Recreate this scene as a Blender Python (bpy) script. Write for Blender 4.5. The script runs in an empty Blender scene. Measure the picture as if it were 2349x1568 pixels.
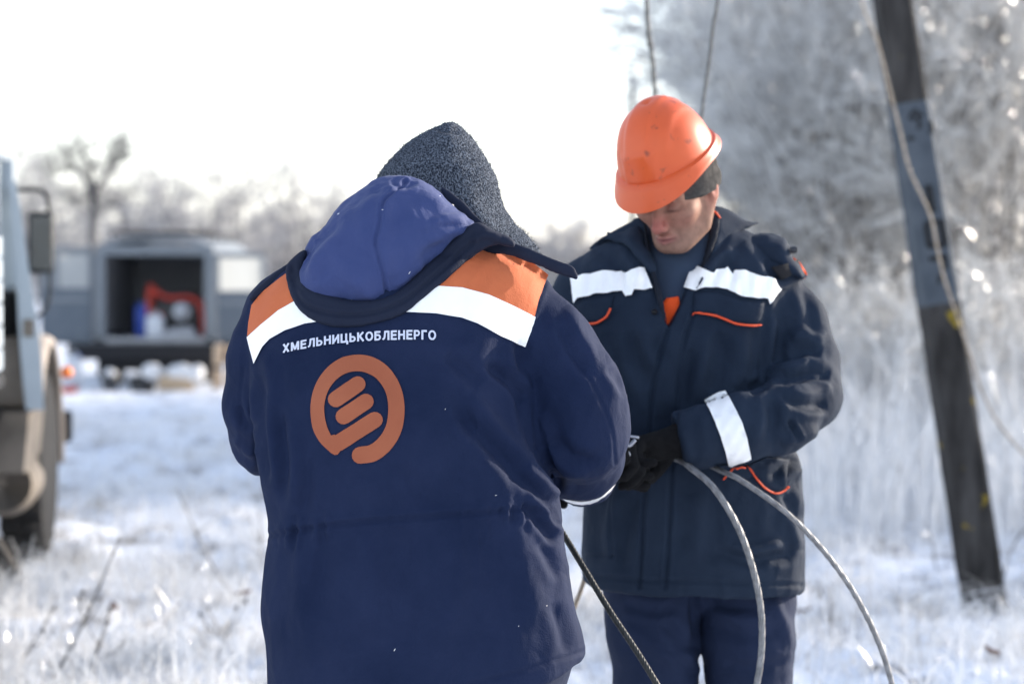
import bpy, bmesh, math, random
import numpy as np
from mathutils import Vector, Matrix, geometry
from mathutils.bvhtree import BVHTree

R = math.radians
random.seed(7)
rng = np.random.default_rng(7)
scene = bpy.context.scene
C = scene.collection

# ------------------------------------------------------------------ camera
FPX = 80.0 / 36.0 * 2349.0          # focal length in the units of a 2349 px wide picture
CAM = np.array([0.0, 0.0, 1.5])
PITCH = math.atan(184.0 / FPX)
FWD = np.array([0.0, math.cos(PITCH), -math.sin(PITCH)])
UPV = np.array([0.0, math.sin(PITCH), math.cos(PITCH)])
cam_data = bpy.data.cameras.new('camera')
cam = bpy.data.objects.new('camera', cam_data)
C.objects.link(cam)
cam.location = CAM
cam.rotation_euler = (math.pi / 2 - PITCH, 0, 0)
cam_data.lens = 80.0
cam_data.sensor_width = 36.0
cam_data.clip_start = 0.1
cam_data.clip_end = 3000.0
cam_data.dof.use_dof = True
cam_data.dof.focus_distance = 4.10
cam_data.dof.aperture_fstop = 3.2
cam_data.dof.aperture_blades = 0
scene.camera = cam

# ------------------------------------------------------------------ sky, sun, exposure
SUN_AZ = math.atan2(0.86, 0.51)      # measured from +Y towards +X
SUN_EL = R(18.0)
world = bpy.data.worlds.new('World')
scene.world = world
world.use_nodes = True
wn = world.node_tree
bg = wn.nodes['Background']
sky = wn.nodes.new('ShaderNodeTexSky')
sky.sky_type = 'NISHITA'
sky.sun_disc = False
sky.sun_elevation = SUN_EL
sky.sun_rotation = SUN_AZ
sky.air_density = 1.0
sky.dust_density = 0.8
sky.ozone_density = 1.0
# a thin even veil of cirrus whitens the blue, as in the photograph
veil = wn.nodes.new('ShaderNodeMix')
veil.data_type = 'RGBA'
veil.blend_type = 'ADD'
veil.inputs['Factor'].default_value = 1.0
wtc = wn.nodes.new('ShaderNodeTexCoord')
wsx = wn.nodes.new('ShaderNodeSeparateXYZ')
wn.links.new(wtc.outputs['Generated'], wsx.inputs[0])
wrp = wn.nodes.new('ShaderNodeValToRGB')      # the veil thins out evenly towards the zenith
wrp.color_ramp.elements[0].position = 0.0
wrp.color_ramp.elements[0].color = (1.9, 2.05, 2.35, 1)
wrp.color_ramp.elements[1].position = 0.75
wrp.color_ramp.elements[1].color = (0.85, 1.15, 1.85, 1)
wn.links.new(wsx.outputs['Z'], wrp.inputs[0])
wn.links.new(wrp.outputs[0], veil.inputs['B'])
hsv = wn.nodes.new('ShaderNodeHueSaturation')
hsv.inputs['Saturation'].default_value = 0.55
wn.links.new(sky.outputs[0], hsv.inputs['Color'])
wn.links.new(hsv.outputs[0], veil.inputs['A'])
wn.links.new(veil.outputs['Result'], bg.inputs[0])
bg.inputs[1].default_value = 0.15

sun_data = bpy.data.lights.new('sun', 'SUN')
sun_data.energy = 4.4
sun_data.angle = R(0.6)
sun_data.color = (1.0, 0.89, 0.76)
sun = bpy.data.objects.new('sun', sun_data)
C.objects.link(sun)
to_sun = Vector((math.sin(SUN_AZ) * math.cos(SUN_EL), math.cos(SUN_AZ) * math.cos(SUN_EL), math.sin(SUN_EL)))
sun.rotation_euler = (-to_sun).to_track_quat('-Z', 'Y').to_euler()

scene.view_settings.view_transform = 'Standard'
scene.view_settings.look = 'None'
scene.view_settings.exposure = 0.82
scene.view_settings.gamma = 1.0
scene.render.engine = 'CYCLES'
scene.cycles.use_denoising = True
scene.cycles.use_adaptive_sampling = True
scene.cycles.adaptive_threshold = 0.02
scene.cycles.max_bounces = 6
scene.cycles.diffuse_bounces = 3
scene.cycles.transparent_max_bounces = 6
scene.cycles.sample_clamp_indirect = 6.0

# ------------------------------------------------------------------ coordinate helpers
def P(px, py, d):
    """world point seen at (px, py) of the 2349 px wide picture, d metres in front of the camera"""
    u = (px - 1174.5) / FPX
    v = (784.0 - py) / FPX
    return CAM + d * (FWD + np.array([u, 0, 0]) + v * UPV)

def ray(px, py):
    v = FWD + np.array([(px - 1174.5) / FPX, 0, 0]) + ((784.0 - py) / FPX) * UPV
    return v / np.linalg.norm(v)

def proj(V):
    q = np.asarray(V) - CAM
    d = q @ FWD
    return 1174.5 + FPX * q[:, 0] / d, 784.0 - FPX * (q @ UPV) / d, d

def spline(pts, n):
    """Catmull-Rom through pts, n samples"""
    p = np.asarray(pts, float)
    if len(p) == 2:
        t = np.linspace(0, 1, n)[:, None]
        return p[0] * (1 - t) + p[1] * t
    q = np.vstack([2 * p[0] - p[1], p, 2 * p[-1] - p[-2]])
    s = np.linspace(0, len(p) - 1, n)
    i = np.minimum(s.astype(int), len(p) - 2)
    f = (s - i)[:, None]
    a, b, c, d = q[i], q[i + 1], q[i + 2], q[i + 3]
    return 0.5 * (2 * b + (c - a) * f + (2 * a - 5 * b + 4 * c - d) * f ** 2 + (3 * b - a - 3 * c + d) * f ** 3)

def vnoise(p, seed=0):
    """value noise in -1..1 for points (N,3)"""
    p = np.asarray(p, float)
    i = np.floor(p).astype(np.int64)
    f = p - i
    f = f * f * (3 - 2 * f)
    out = np.zeros(len(p))
    for dx in (0, 1):
        for dy in (0, 1):
            for dz in (0, 1):
                h = (i[:, 0] + dx) * 374761393 + (i[:, 1] + dy) * 668265263 + (i[:, 2] + dz) * 2147483647 + seed * 974711
                h = (h ^ (h >> 13)) * 1274126177
                h = (h ^ (h >> 16)) & 0xFFFFFF
                w = (f[:, 0] if dx else 1 - f[:, 0]) * (f[:, 1] if dy else 1 - f[:, 1]) * (f[:, 2] if dz else 1 - f[:, 2])
                out += w * (h / 0x7FFFFF - 1.0)
    return out

# ------------------------------------------------------------------ object helpers
def mesh_from(V, F, name='mesh', smooth=True):
    me = bpy.data.meshes.new(name)
    V = np.asarray(V, float)
    if isinstance(F, np.ndarray):
        k = F.shape[1]
        me.vertices.add(len(V))
        me.vertices.foreach_set('co', V.ravel())
        me.loops.add(F.size)
        me.loops.foreach_set('vertex_index', F.astype(np.int32).ravel())
        me.polygons.add(len(F))
        me.polygons.foreach_set('loop_start', np.arange(0, F.size, k, dtype=np.int32))
        me.update(calc_edges=True)
    else:
        me.from_pydata([tuple(v) for v in V], [], [tuple(f) for f in F])
        me.update()
    if smooth:
        me.polygons.foreach_set('use_smooth', np.ones(len(me.polygons), bool))
    return me

def link(name, me, mat=None, parent=None):
    """one mesh object; meshes of parts are in world space unless the parent says 'local'"""
    o = bpy.data.objects.new(name, me)
    C.objects.link(o)
    if mat is not None and me is not None and not me.materials:
        me.materials.append(mat)
    if parent is not None:
        o.parent = parent
        if not parent.get('_local'):
            o.matrix_parent_inverse = PARENT_INV[parent.name]
            PARENT_INV[o.name] = Matrix.Identity(4)
    else:
        PARENT_INV[o.name] = Matrix.Identity(4)
    return o

PARENT_INV = {}
def tag(o, label, cat, group=None):
    o['label'] = label
    o['category'] = cat
    if group:
        o['group'] = group
    return o

def thing(name, label, cat, loc=(0, 0, 0), group=None):
    o = bpy.data.objects.new(name, None)
    C.objects.link(o)
    o.empty_display_size = 0.1
    o.location = loc
    PARENT_INV[o.name] = Matrix.Translation(Vector(loc)).inverted()
    return tag(o, label, cat, group)

def structure(o):
    o['kind'] = 'structure'
    return o

def stuff(o):
    o['kind'] = 'stuff'
    return o

# ------------------------------------------------------------------ materials
def material(name, col, rough=0.8, col2=None, scale=8.0, detail=4.0, bump=0.0, bump_scale=200.0, spec=0.5, metal=0.0,
             stretch=None, contrast=(0.35, 0.65), coat=0.0, sheen=0.0, bump_dist=0.002, attr=None, crease=0.0):
    m = bpy.data.materials.new(name)
    m.use_nodes = True
    nt = m.node_tree
    b = nt.nodes['Principled BSDF']
    b.inputs['Roughness'].default_value = rough
    b.inputs['Metallic'].default_value = metal
    b.inputs['Specular IOR Level'].default_value = spec
    b.inputs['Coat Weight'].default_value = coat
    b.inputs['Sheen Weight'].default_value = sheen
    b.inputs['Sheen Roughness'].default_value = 0.5
    b.inputs['Base Color'].default_value = (*col, 1)
    tc = nt.nodes.new('ShaderNodeTexCoord')
    vec = tc.outputs['Object']
    if stretch:
        mp = nt.nodes.new('ShaderNodeMapping')
        mp.inputs['Scale'].default_value = stretch
        nt.links.new(vec, mp.inputs['Vector'])
        vec = mp.outputs[0]
    if col2 is not None:
        n = nt.nodes.new('ShaderNodeTexNoise')
        n.inputs['Scale'].default_value = scale
        n.inputs['Detail'].default_value = detail
        n.inputs['Roughness'].default_value = 0.6
        nt.links.new(vec, n.inputs['Vector'])
        r = nt.nodes.new('ShaderNodeValToRGB')
        r.color_ramp.elements[0].position = contrast[0]
        r.color_ramp.elements[0].color = (*col, 1)
        r.color_ramp.elements[1].position = contrast[1]
        r.color_ramp.elements[1].color = (*col2, 1)
        nt.links.new(n.outputs['Fac'], r.inputs[0])
        nt.links.new(r.outputs[0], b.inputs['Base Color'])
    if attr:
        a = nt.nodes.new('ShaderNodeAttribute')
        a.attribute_name = attr
        nt.links.new(a.outputs['Color'], b.inputs['Base Color'])
    if bump:
        n2 = nt.nodes.new('ShaderNodeTexNoise')
        n2.inputs['Scale'].default_value = bump_scale
        n2.inputs['Detail'].default_value = 3.0
        nt.links.new(vec, n2.inputs['Vector'])
        bp = nt.nodes.new('ShaderNodeBump')
        bp.inputs['Strength'].default_value = bump
        bp.inputs['Distance'].default_value = bump_dist
        nt.links.new(n2.outputs['Fac'], bp.inputs['Height'])
        if crease:
            n3 = nt.nodes.new('ShaderNodeTexNoise')
            n3.inputs['Scale'].default_value = 15.0
            n3.inputs['Detail'].default_value = 5.0
            n3.inputs['Distortion'].default_value = 1.4
            nt.links.new(vec, n3.inputs['Vector'])
            bp2 = nt.nodes.new('ShaderNodeBump')
            bp2.inputs['Strength'].default_value = crease
            bp2.inputs['Distance'].default_value = 0.008
            nt.links.new(n3.outputs['Fac'], bp2.inputs['Height'])
            nt.links.new(bp2.outputs[0], bp.inputs['Normal'])
        nt.links.new(bp.outputs[0], b.inputs['Normal'])
    return m

M = {}
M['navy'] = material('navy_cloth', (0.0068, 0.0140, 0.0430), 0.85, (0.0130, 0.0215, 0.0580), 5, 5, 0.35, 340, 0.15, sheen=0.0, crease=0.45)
M['skylit_hood'] = material('skylit_hood_cloth', (0.026, 0.044, 0.140), 0.8, (0.038, 0.056, 0.162), 6, 5, 0.3, 340, 0.3, sheen=0.06, crease=0.5)  # paler than the jacket: skylight on the hood is put into the colour
M['navy_dark'] = material('dark_navy_trim', (0.0085, 0.0130, 0.0300), 0.85, (0.0120, 0.0175, 0.0380), 6, 4, 0.3, 340, 0.25)
M['teal_navy'] = material('teal_navy_cloth', (0.0090, 0.0170, 0.0340), 0.82, (0.0160, 0.0270, 0.0490), 5, 5, 0.35, 300, 0.18, sheen=0.0, crease=0.3)
M['teal_dark'] = material('dark_teal_trim', (0.0060, 0.0090, 0.0170), 0.85, (0.0085, 0.0125, 0.0230), 6, 4, 0.3, 300, 0.3)
M['trouser'] = material('trouser_cloth', (0.0080, 0.0158, 0.0430), 0.85, (0.0125, 0.0215, 0.0540), 6, 4, 0.35, 300, 0.25, crease=0.5)
M['orange_cloth'] = material('orange_cloth', (0.52, 0.125, 0.045), 0.8, (0.58, 0.15, 0.055), 6, 4, 0.3, 340, 0.3, sheen=0.03, crease=0.3)
M['emblem'] = material('emblem_print', (0.32, 0.090, 0.042), 0.75, (0.35, 0.105, 0.05), 10, 3, 0.2, 340, 0.3)
M['bright_orange'] = material('bright_orange_cloth', (0.85, 0.085, 0.012), 0.75, (0.9, 0.10, 0.016), 8, 3, 0.2, 300, 0.3)
M['piping'] = material('orange_piping', (0.75, 0.075, 0.015), 0.6)
M['reflective'] = material('reflective_tape', (0.96, 0.96, 0.95), 0.45, (0.99, 0.99, 0.98), 30, 3, 0.1, 200, 0.8)
M['silver'] = material('silver_tape', (0.80, 0.80, 0.80), 0.30, (0.95, 0.95, 0.94), 26, 4, 0.5, 60, 0.8, bump_dist=0.003, contrast=(0.3, 0.5))
M['print_white'] = material('white_print', (0.62, 0.65, 0.78), 0.7)
M['black_cloth'] = material('black_velcro', (0.008, 0.008, 0.011), 0.95, None, bump=0.4, bump_scale=400)
M['glove'] = material('glove_knit', (0.0045, 0.0045, 0.0055), 0.95, (0.008, 0.008, 0.009), 60, 3, 0.6, 500, 0.2)
M['shirt'] = material('slate_shirt', (0.030, 0.046, 0.080), 0.9, (0.036, 0.054, 0.09), 12, 3, 0.3, 500, 0.2)
M['beanie'] = material('grey_beanie', (0.045, 0.043, 0.042), 0.95, (0.075, 0.07, 0.066), 60, 3, 0.5, 400, 0.1)
M['button'] = material('dark_button', (0.02, 0.022, 0.03), 0.4)
M['stud'] = material('metal_stud', (0.35, 0.36, 0.40), 0.35, metal=0.8)
M['boot'] = material('boot_leather', (0.012, 0.011, 0.010), 0.55, (0.02, 0.018, 0.016), 20, 3, 0.3, 120)
M['skin'] = material('skin', (0.45, 0.24, 0.17), 0.65, None, bump=0.45, bump_scale=380, spec=0.25, attr='tone')
M['skin'].node_tree.nodes['Principled BSDF'].inputs['Subsurface Weight'].default_value = 0.05
M['skin'].node_tree.nodes['Principled BSDF'].inputs['Subsurface Radius'].default_value = (0.012, 0.004, 0.002)
M['hair'] = material('dark_hair', (0.03, 0.022, 0.018), 0.7, (0.05, 0.04, 0.03), 300, 2)

def let_light_through(m, amount, col=(0.9, 0.9, 0.9)):
    """hoar frost and ice pass light: mix in a translucent lobe"""
    nt = m.node_tree
    b = nt.nodes['Principled BSDF']
    tr = nt.nodes.new('ShaderNodeBsdfTranslucent')
    tr.inputs[0].default_value = (*col, 1)
    mxs = nt.nodes.new('ShaderNodeMixShader')
    mxs.inputs[0].default_value = amount
    nt.links.new(b.outputs[0], mxs.inputs[1])
    nt.links.new(tr.outputs[0], mxs.inputs[2])
    nt.links.new(mxs.outputs[0], nt.nodes['Material Output'].inputs[0])

def knit_material():
    m = material('speckled_knit', (0.02, 0.025, 0.035), 0.95, None, spec=0.1)
    nt = m.node_tree
    b = nt.nodes['Principled BSDF']
    tc = nt.nodes.new('ShaderNodeTexCoord')
    mp = nt.nodes.new('ShaderNodeMapping')
    mp.inputs['Scale'].default_value = (1, 1, 0.62)
    mp.inputs['Rotation'].default_value = (0, R(24), 0)
    nt.links.new(tc.outputs['Object'], mp.inputs['Vector'])
    n = nt.nodes.new('ShaderNodeTexNoise')
    n.inputs['Scale'].default_value = 420
    n.inputs['Detail'].default_value = 2.5
    nt.links.new(mp.outputs[0], n.inputs['Vector'])
    r = nt.nodes.new('ShaderNodeValToRGB')
    r.color_ramp.elements[0].position = 0.40
    r.color_ramp.elements[0].color = (0.012, 0.016, 0.026, 1)
    r.color_ramp.elements[1].position = 0.68
    r.color_ramp.elements[1].color = (0.165, 0.19, 0.235, 1)
    nt.links.new(n.outputs['Fac'], r.inputs[0])
    nt.links.new(r.outputs[0], b.inputs['Base Color'])
    bp = nt.nodes.new('ShaderNodeBump')
    bp.inputs['Strength'].default_value = 0.7
    bp.inputs['Distance'].default_value = 0.003
    nt.links.new(n.outputs['Fac'], bp.inputs['Height'])
    nt.links.new(bp.outputs[0], b.inputs['Normal'])
    return m
M['knit'] = knit_material()

# ------------------------------------------------------------------ implicit surfaces
def grid(lo, hi, h):
    ax = [np.arange(lo[i], hi[i] + h, h, dtype=np.float32) for i in range(3)]
    return ax

def surface_net(D, ax):
    """naive surface nets for field D on axes ax -> verts, quads (outside positive)"""
    S = D < 0
    nx, ny, nz = D.shape
    cnt = np.zeros((nx - 1, ny - 1, nz - 1), np.int8)
    for dx in (0, 1):
        for dy in (0, 1):
            for dz in (0, 1):
                cnt += S[dx:nx - 1 + dx, dy:ny - 1 + dy, dz:nz - 1 + dz]
    cell = np.argwhere((cnt > 0) & (cnt < 8))
    idx = -np.ones(cnt.shape, np.int32)
    idx[tuple(cell.T)] = np.arange(len(cell))
    acc = np.zeros((len(cell), 3))
    n = np.zeros(len(cell))
    corners = [(a, b, c) for a in (0, 1) for b in (0, 1) for c in (0, 1)]
    val = {c: D[cell[:, 0] + c[0], cell[:, 1] + c[1], cell[:, 2] + c[2]].astype(float) for c in corners}
    for a in corners:
        for k in range(3):
            if a[k] == 0:
                b = tuple(1 if j == k else a[j] for j in range(3))
                va, vb = val[a], val[b]
                m = (va < 0) != (vb < 0)
                t = np.where(m, va / np.where(m, va - vb, 1), 0)
                p = np.tile(np.array(a, float), (len(cell), 1))
                p[:, k] += t
                acc[m] += p[m]
                n[m] += 1
    pos = cell + acc / n[:, None]
    h = [a[1] - a[0] for a in ax]
    V = np.stack([ax[i][0] + pos[:, i] * h[i] for i in range(3)], 1)
    Q = []
    for k in range(3):
        i, j = (k + 1) % 3, (k + 2) % 3
        sl0 = [slice(None)] * 3
        sl1 = [slice(None)] * 3
        sl0[k] = slice(0, -1)
        sl1[k] = slice(1, None)
        A, B = S[tuple(sl0)], S[tuple(sl1)]
        e = np.argwhere(A != B)
        e = e[(e[:, i] > 0) & (e[:, j] > 0) & (e[:, i] < D.shape[i] - 1) & (e[:, j] < D.shape[j] - 1)]
        flip = A[tuple(e.T)]
        def c(oi, oj):
            q = e.copy()
            q[:, i] -= oi
            q[:, j] -= oj
            return idx[tuple(q.T)]
        q = np.stack([c(1, 1), c(0, 1), c(0, 0), c(1, 0)], 1)
        q[~flip] = q[~flip][:, ::-1]
        Q.append(q)
    Q = np.vstack(Q)
    Q = Q[(Q >= 0).all(1)]
    return V, Q

def edges_of(Q):
    E = np.vstack([Q[:, [i, (i + 1) % Q.shape[1]]] for i in range(Q.shape[1])])
    E.sort(axis=1)
    return np.unique(E, axis=0)

def relax(V, Q, it=4, lam=0.5):
    E = edges_of(Q)
    deg = np.bincount(E.ravel(), minlength=len(V)).astype(float)[:, None]
    for s in range(it):
        acc = np.zeros_like(V)
        for k in range(3):
            acc[:, k] = np.bincount(E[:, 0], V[E[:, 1], k], len(V)) + np.bincount(E[:, 1], V[E[:, 0], k], len(V))
        V = V + lam * (acc / np.maximum(deg, 1) - V)
    return V

def refine(V, Q):
    """one Catmull-Clark step on a quad mesh"""
    fp = V[Q].mean(1)
    E = np.vstack([Q[:, [i, (i + 1) % 4]] for i in range(4)])
    Es = np.sort(E, axis=1)
    U, inv = np.unique(Es, axis=0, return_inverse=True)
    inv = inv.ravel()
    nq = len(Q)
    fidx = np.tile(np.arange(nq), 4)
    fs = np.zeros((len(U), 3))
    cn = np.bincount(inv, minlength=len(U)).astype(float)
    for k in range(3):
        fs[:, k] = np.bincount(inv, fp[fidx, k], len(U))
    mid = V[U].mean(1)
    ep = np.where((cn == 2)[:, None], (mid * 2 + fs) / 4.0, mid)
    n = np.bincount(Q.ravel(), minlength=len(V)).astype(float)[:, None]
    F_ = np.zeros_like(V)
    Rm = np.zeros_like(V)
    ne = np.bincount(U.ravel(), minlength=len(V)).astype(float)[:, None]
    for k in range(3):
        F_[:, k] = np.bincount(Q.ravel(), np.repeat(fp[:, k], 4), len(V))
        Rm[:, k] = np.bincount(U.ravel(), np.repeat(mid[:, k], 2), len(V))
    n = np.maximum(n, 1)
    vp = (F_ / n + 2 * Rm / np.maximum(ne, 1) + (n - 3) * V) / n
    V2 = np.vstack([vp, fp, ep])
    e = [len(V) + nq + inv[i * nq:(i + 1) * nq] for i in range(4)]
    f = len(V) + np.arange(nq)
    Q2 = np.vstack([np.stack([Q[:, i], e[i], f, e[(i + 3) % 4]], 1) for i in range(4)])
    return V2, Q2

def normals(V, Q):
    a = V[Q[:, 2]] - V[Q[:, 0]]
    b = V[Q[:, 3 if Q.shape[1] > 3 else 1]] - V[Q[:, 1 if Q.shape[1] > 3 else 0]]
    fn = np.cross(a, b) if Q.shape[1] > 3 else np.cross(V[Q[:, 1]] - V[Q[:, 0]], V[Q[:, 2]] - V[Q[:, 0]])
    N = np.zeros_like(V)
    for k in range(3):
        N[:, k] = np.bincount(Q.ravel(), np.repeat(fn[:, k], Q.shape[1]), len(V))
    return N / np.maximum(np.linalg.norm(N, axis=1), 1e-12)[:, None]

def smin(a, b, k):
    h = np.clip(0.5 + 0.5 * (b - a) / k, 0, 1)
    return b * (1 - h) + a * h - k * h * (1 - h)

def smax(a, b, k):
    return -smin(-a, -b, k)

class Field:
    def __init__(self, lo, hi, h):
        self.ax = grid(lo, hi, h)
        self.X = self.ax[0][:, None, None]
        self.Y = self.ax[1][None, :, None]
        self.Z = self.ax[2][None, None, :]
        self.D = np.full((len(self.ax[0]), len(self.ax[1]), len(self.ax[2])), 10.0, np.float32)
    def chain(self, pts, rad, k=0.0, sq=None):
        """tapered tube through points; sq = (sx, sy, sz) stretches the distance metric"""
        out = None
        s = (1, 1, 1) if sq is None else sq
        for i in range(len(pts) - 1):
            a, b = np.asarray(pts[i], float), np.asarray(pts[i + 1], float)
            ba = (b - a) * s
            L = max(float(ba @ ba), 1e-12)
            px, py, pz = (self.X - a[0]) * s[0], (self.Y - a[1]) * s[1], (self.Z - a[2]) * s[2]
            t = np.clip((px * ba[0] + py * ba[1] + pz * ba[2]) / L, 0, 1)
            d = np.sqrt((px - t * ba[0]) ** 2 + (py - t * ba[1]) ** 2 + (pz - t * ba[2]) ** 2) - (rad[i] + (rad[i + 1] - rad[i]) * t)
            out = d if out is None else (smin(out, d, k) if k else np.minimum(out, d))
        return out
    def ell(self, c, r):
        q = np.sqrt(((self.X - c[0]) / r[0]) ** 2 + ((self.Y - c[1]) / r[1]) ** 2 + ((self.Z - c[2]) / r[2]) ** 2)
        return (q - 1) * min(r)
    def add(self, d, k=0.01):
        self.D = (smin(self.D, d, k) if k else np.minimum(self.D, d)).astype(np.float32)
    def cut(self, d, k=0.01):
        self.D = smax(self.D, -d, k).astype(np.float32)
    def column(self, rows, n=2.4):
        """stack of superellipses: rows = (z, x0, x1, yc, b)"""
        r = np.array(sorted(rows))
        z = self.ax[2]
        zz = np.linspace(r[0, 0], r[-1, 0], 200)
        sm = []
        for k in range(1, 5):
            v = np.interp(zz, r[:, 0], r[:, k])
            w = np.ones(9) / 9
            v = np.convolve(np.pad(v, 4, mode='edge'), w, 'valid')
            sm.append(np.interp(z, zz, v).astype(np.float32))
        x0, x1, yc, b = sm
        a = np.maximum((x1 - x0) / 2, 0.005)[None, None, :]
        cx = ((x0 + x1) / 2)[None, None, :]
        b = b[None, None, :]
        yc = yc[None, None, :]
        q = (np.abs((self.X - cx) / a) ** n + np.abs((self.Y - yc) / b) ** n) ** (1.0 / n)
        d = (q - 1) * np.minimum(a, b)
        return np.maximum(np.maximum(d, self.Z - r[-1, 0]), r[0, 0] - self.Z)
    def mesh(self, it=3, fine=0):
        V, Q = surface_net(self.D, self.ax)
        V = relax(V, Q, it)
        for i in range(fine):
            V, Q = refine(V, Q)
        return V, Q

def poly_sdist(x, y, poly):
    """signed distance (inside positive) of points to a closed polygon"""
    p = np.asarray(poly, float)
    d = np.full(x.shape, 1e9)
    ins = np.zeros(x.shape, bool)
    for i in range(len(p)):
        a, b = p[i], p[(i + 1) % len(p)]
        e = b - a
        t = np.clip(((x - a[0]) * e[0] + (y - a[1]) * e[1]) / max(e @ e, 1e-9), 0, 1)
        d = np.minimum(d, np.hypot(x - a[0] - t * e[0], y - a[1] - t * e[1]))
        c = ((a[1] > y) != (b[1] > y)) & (x < (b[0] - a[0]) * (y - a[1]) / (b[1] - a[1] + 1e-12) + a[0])
        ins ^= c
    return np.where(ins, d, -d)

def closed_spline(pts, n=90):
    p = np.asarray(pts, float)
    q = np.vstack([p[-1], p, p[0], p[1]])
    s = np.linspace(0, len(p), n, endpoint=False)
    i = s.astype(int)
    f = (s - i)[:, None]
    a, b, c, d = q[i], q[i + 1], q[i + 2], q[i + 3]
    return 0.5 * (2 * b + (c - a) * f + (2 * a - 5 * b + 4 * c - d) * f ** 2 + (3 * b - a - 3 * c + d) * f ** 3)

def pillow(outline, depth, H, W, h=0.006, back=None, smooth_outline=True, it=3, fine=0, power=2.0):
    """a stuffed cloth form: outline (picture units at its own distance), centre distance depth (number or f(px,py)),
    half thickness H towards the viewer, back away from him, W = rounding width"""
    poly = closed_spline(outline) if smooth_outline else np.asarray(outline, float)
    dm = depth if not callable(depth) else float(np.mean([depth(*q) for q in poly]))
    ext = [P(x, y, (depth(x, y) if callable(depth) else depth)) for x, y in poly]
    ext = np.array(ext)
    back = H if back is None else back
    pad = 0.03
    lo = ext.min(0) - [pad, H + pad, pad]
    hi = ext.max(0) + [pad, back + pad, pad]
    f = Field(lo, hi, h)
    # the outline in the world x-z sheet at the middle distance
    s = FPX / dm
    X2, Z2 = np.meshgrid(f.ax[0], f.ax[2], indexing='ij')
    c = np.stack([X2.ravel(), np.full(X2.size, ext[:, 1].mean()), Z2.ravel()], 1)
    px, py, _ = proj(c)
    sd = poly_sdist(px, py, poly).reshape(X2.shape)
    t = np.clip(sd / W, 0, 1)
    prof = (1 - (1 - t) ** power) ** (1 / power)
    if callable(depth):
        dd = np.array([depth(a, b) for a, b in zip(px, py)]).reshape(X2.shape)
    else:
        dd = np.full(X2.shape, depth)
    yc = CAM[1] + dd * (FWD[1] + ((784.0 - py.reshape(X2.shape)) / FPX) * UPV[1])
    T = np.where(f.Y - yc[:, None, :] < 0, (H * prof)[:, None, :], (back * prof)[:, None, :])
    out = (-sd / s)[:, None, :]
    f.D = np.where(out > 0, np.maximum(out, np.abs(f.Y - yc[:, None, :]) * 0.3), np.abs(f.Y - yc[:, None, :]) - T).astype(np.float32)
    return f.mesh(it, fine)

def polyline_dist(px, py, line):
    """distance to a polyline and position 0..1 along it"""
    p = np.asarray(line, float)
    seg = np.hypot(*(p[1:] - p[:-1]).T)
    cum = np.concatenate([[0], np.cumsum(seg)])
    best = np.full(px.shape, 1e9)
    pos = np.zeros(px.shape)
    side = np.zeros(px.shape)
    for i in range(len(p) - 1):
        e = p[i + 1] - p[i]
        t = np.clip(((px - p[i, 0]) * e[0] + (py - p[i, 1]) * e[1]) / max(e @ e, 1e-9), 0, 1)
        dx, dy = px - p[i, 0] - t * e[0], py - p[i, 1] - t * e[1]
        d = np.hypot(dx, dy)
        m = d < best
        best = np.where(m, d, best)
        pos = np.where(m, (cum[i] + t * seg[i]) / cum[-1], pos)
        side = np.where(m, np.sign(e[0] * dy - e[1] * dx), side)
    return best, pos, side

def fold(V, Q, folds, gain=1.0, both=False):
    """press folds and seams into cloth: folds = (line, width, height[, kind]); kind 's' = seam (no end taper), 'o' = one-sided overlap"""
    N = normals(V, Q)
    px, py, d = proj(V)
    face = np.clip(-(N @ FWD) * 2.2 + 0.35, 0, 1)
    if both:
        face = np.ones(len(V))
    disp = np.zeros(len(V))
    for fo in folds:
        line, w, amp = fo[0], fo[1], fo[2]
        kind = fo[3] if len(fo) > 3 else ''
        L = spline(line, max(8, 5 * len(line))) if len(line) > 2 else np.asarray(line, float)
        lo, hi = L.min(0) - 4 * w, L.max(0) + 4 * w
        m = (px > lo[0]) & (px < hi[0]) & (py > lo[1]) & (py < hi[1]) & (face > 0)
        if not m.any():
            continue
        dist, pos, side = polyline_dist(px[m], py[m], L)
        taper = 1.0 if kind == 's' else np.clip(np.minimum(pos, 1 - pos) * 5, 0, 1) ** 0.7
        if kind == 'o':
            g = np.exp(-(dist / w) ** 2) * np.where(side > 0, 1.0, np.exp(-dist / (w * 0.25)))
        else:
            g = np.exp(-(dist / w) ** 2) - 0.35 * np.exp(-((dist - 1.9 * w) / (0.9 * w)) ** 2)
        disp[m] += amp * (1.0 if kind == 's' else gain) * g * taper * face[m]
    return V + N * np.clip(disp, -0.011, 0.011)[:, None]

def rumple(V, Q, amp, scale, seed=0, stretch=(1, 1, 1), ridged=False):
    N = normals(V, Q)
    p = V * np.asarray(stretch) * scale
    w = np.stack([vnoise(p * 0.5 + 7, seed + 11), vnoise(p * 0.5 + 3, seed + 12), vnoise(p * 0.5 + 5, seed + 13)], 1)
    n = vnoise(p + 0.9 * w, seed) + 0.45 * vnoise(p * 2.1 + 0.6 * w, seed + 1)
    if ridged:
        n = 0.5 - np.abs(n) * 1.6
    return V + N * (amp * n)[:, None]

def bvh_of(V, Q):
    return BVHTree.FromPolygons([tuple(v) for v in V], [tuple(int(i) for i in q) for q in Q])

def cast(bvh, px, py):
    d = ray(px, py)
    hit, n, i, dist = bvh.ray_cast(Vector(CAM), Vector(d))
    if hit is None:
        return None
    return np.array(hit), np.array(n)

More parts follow.
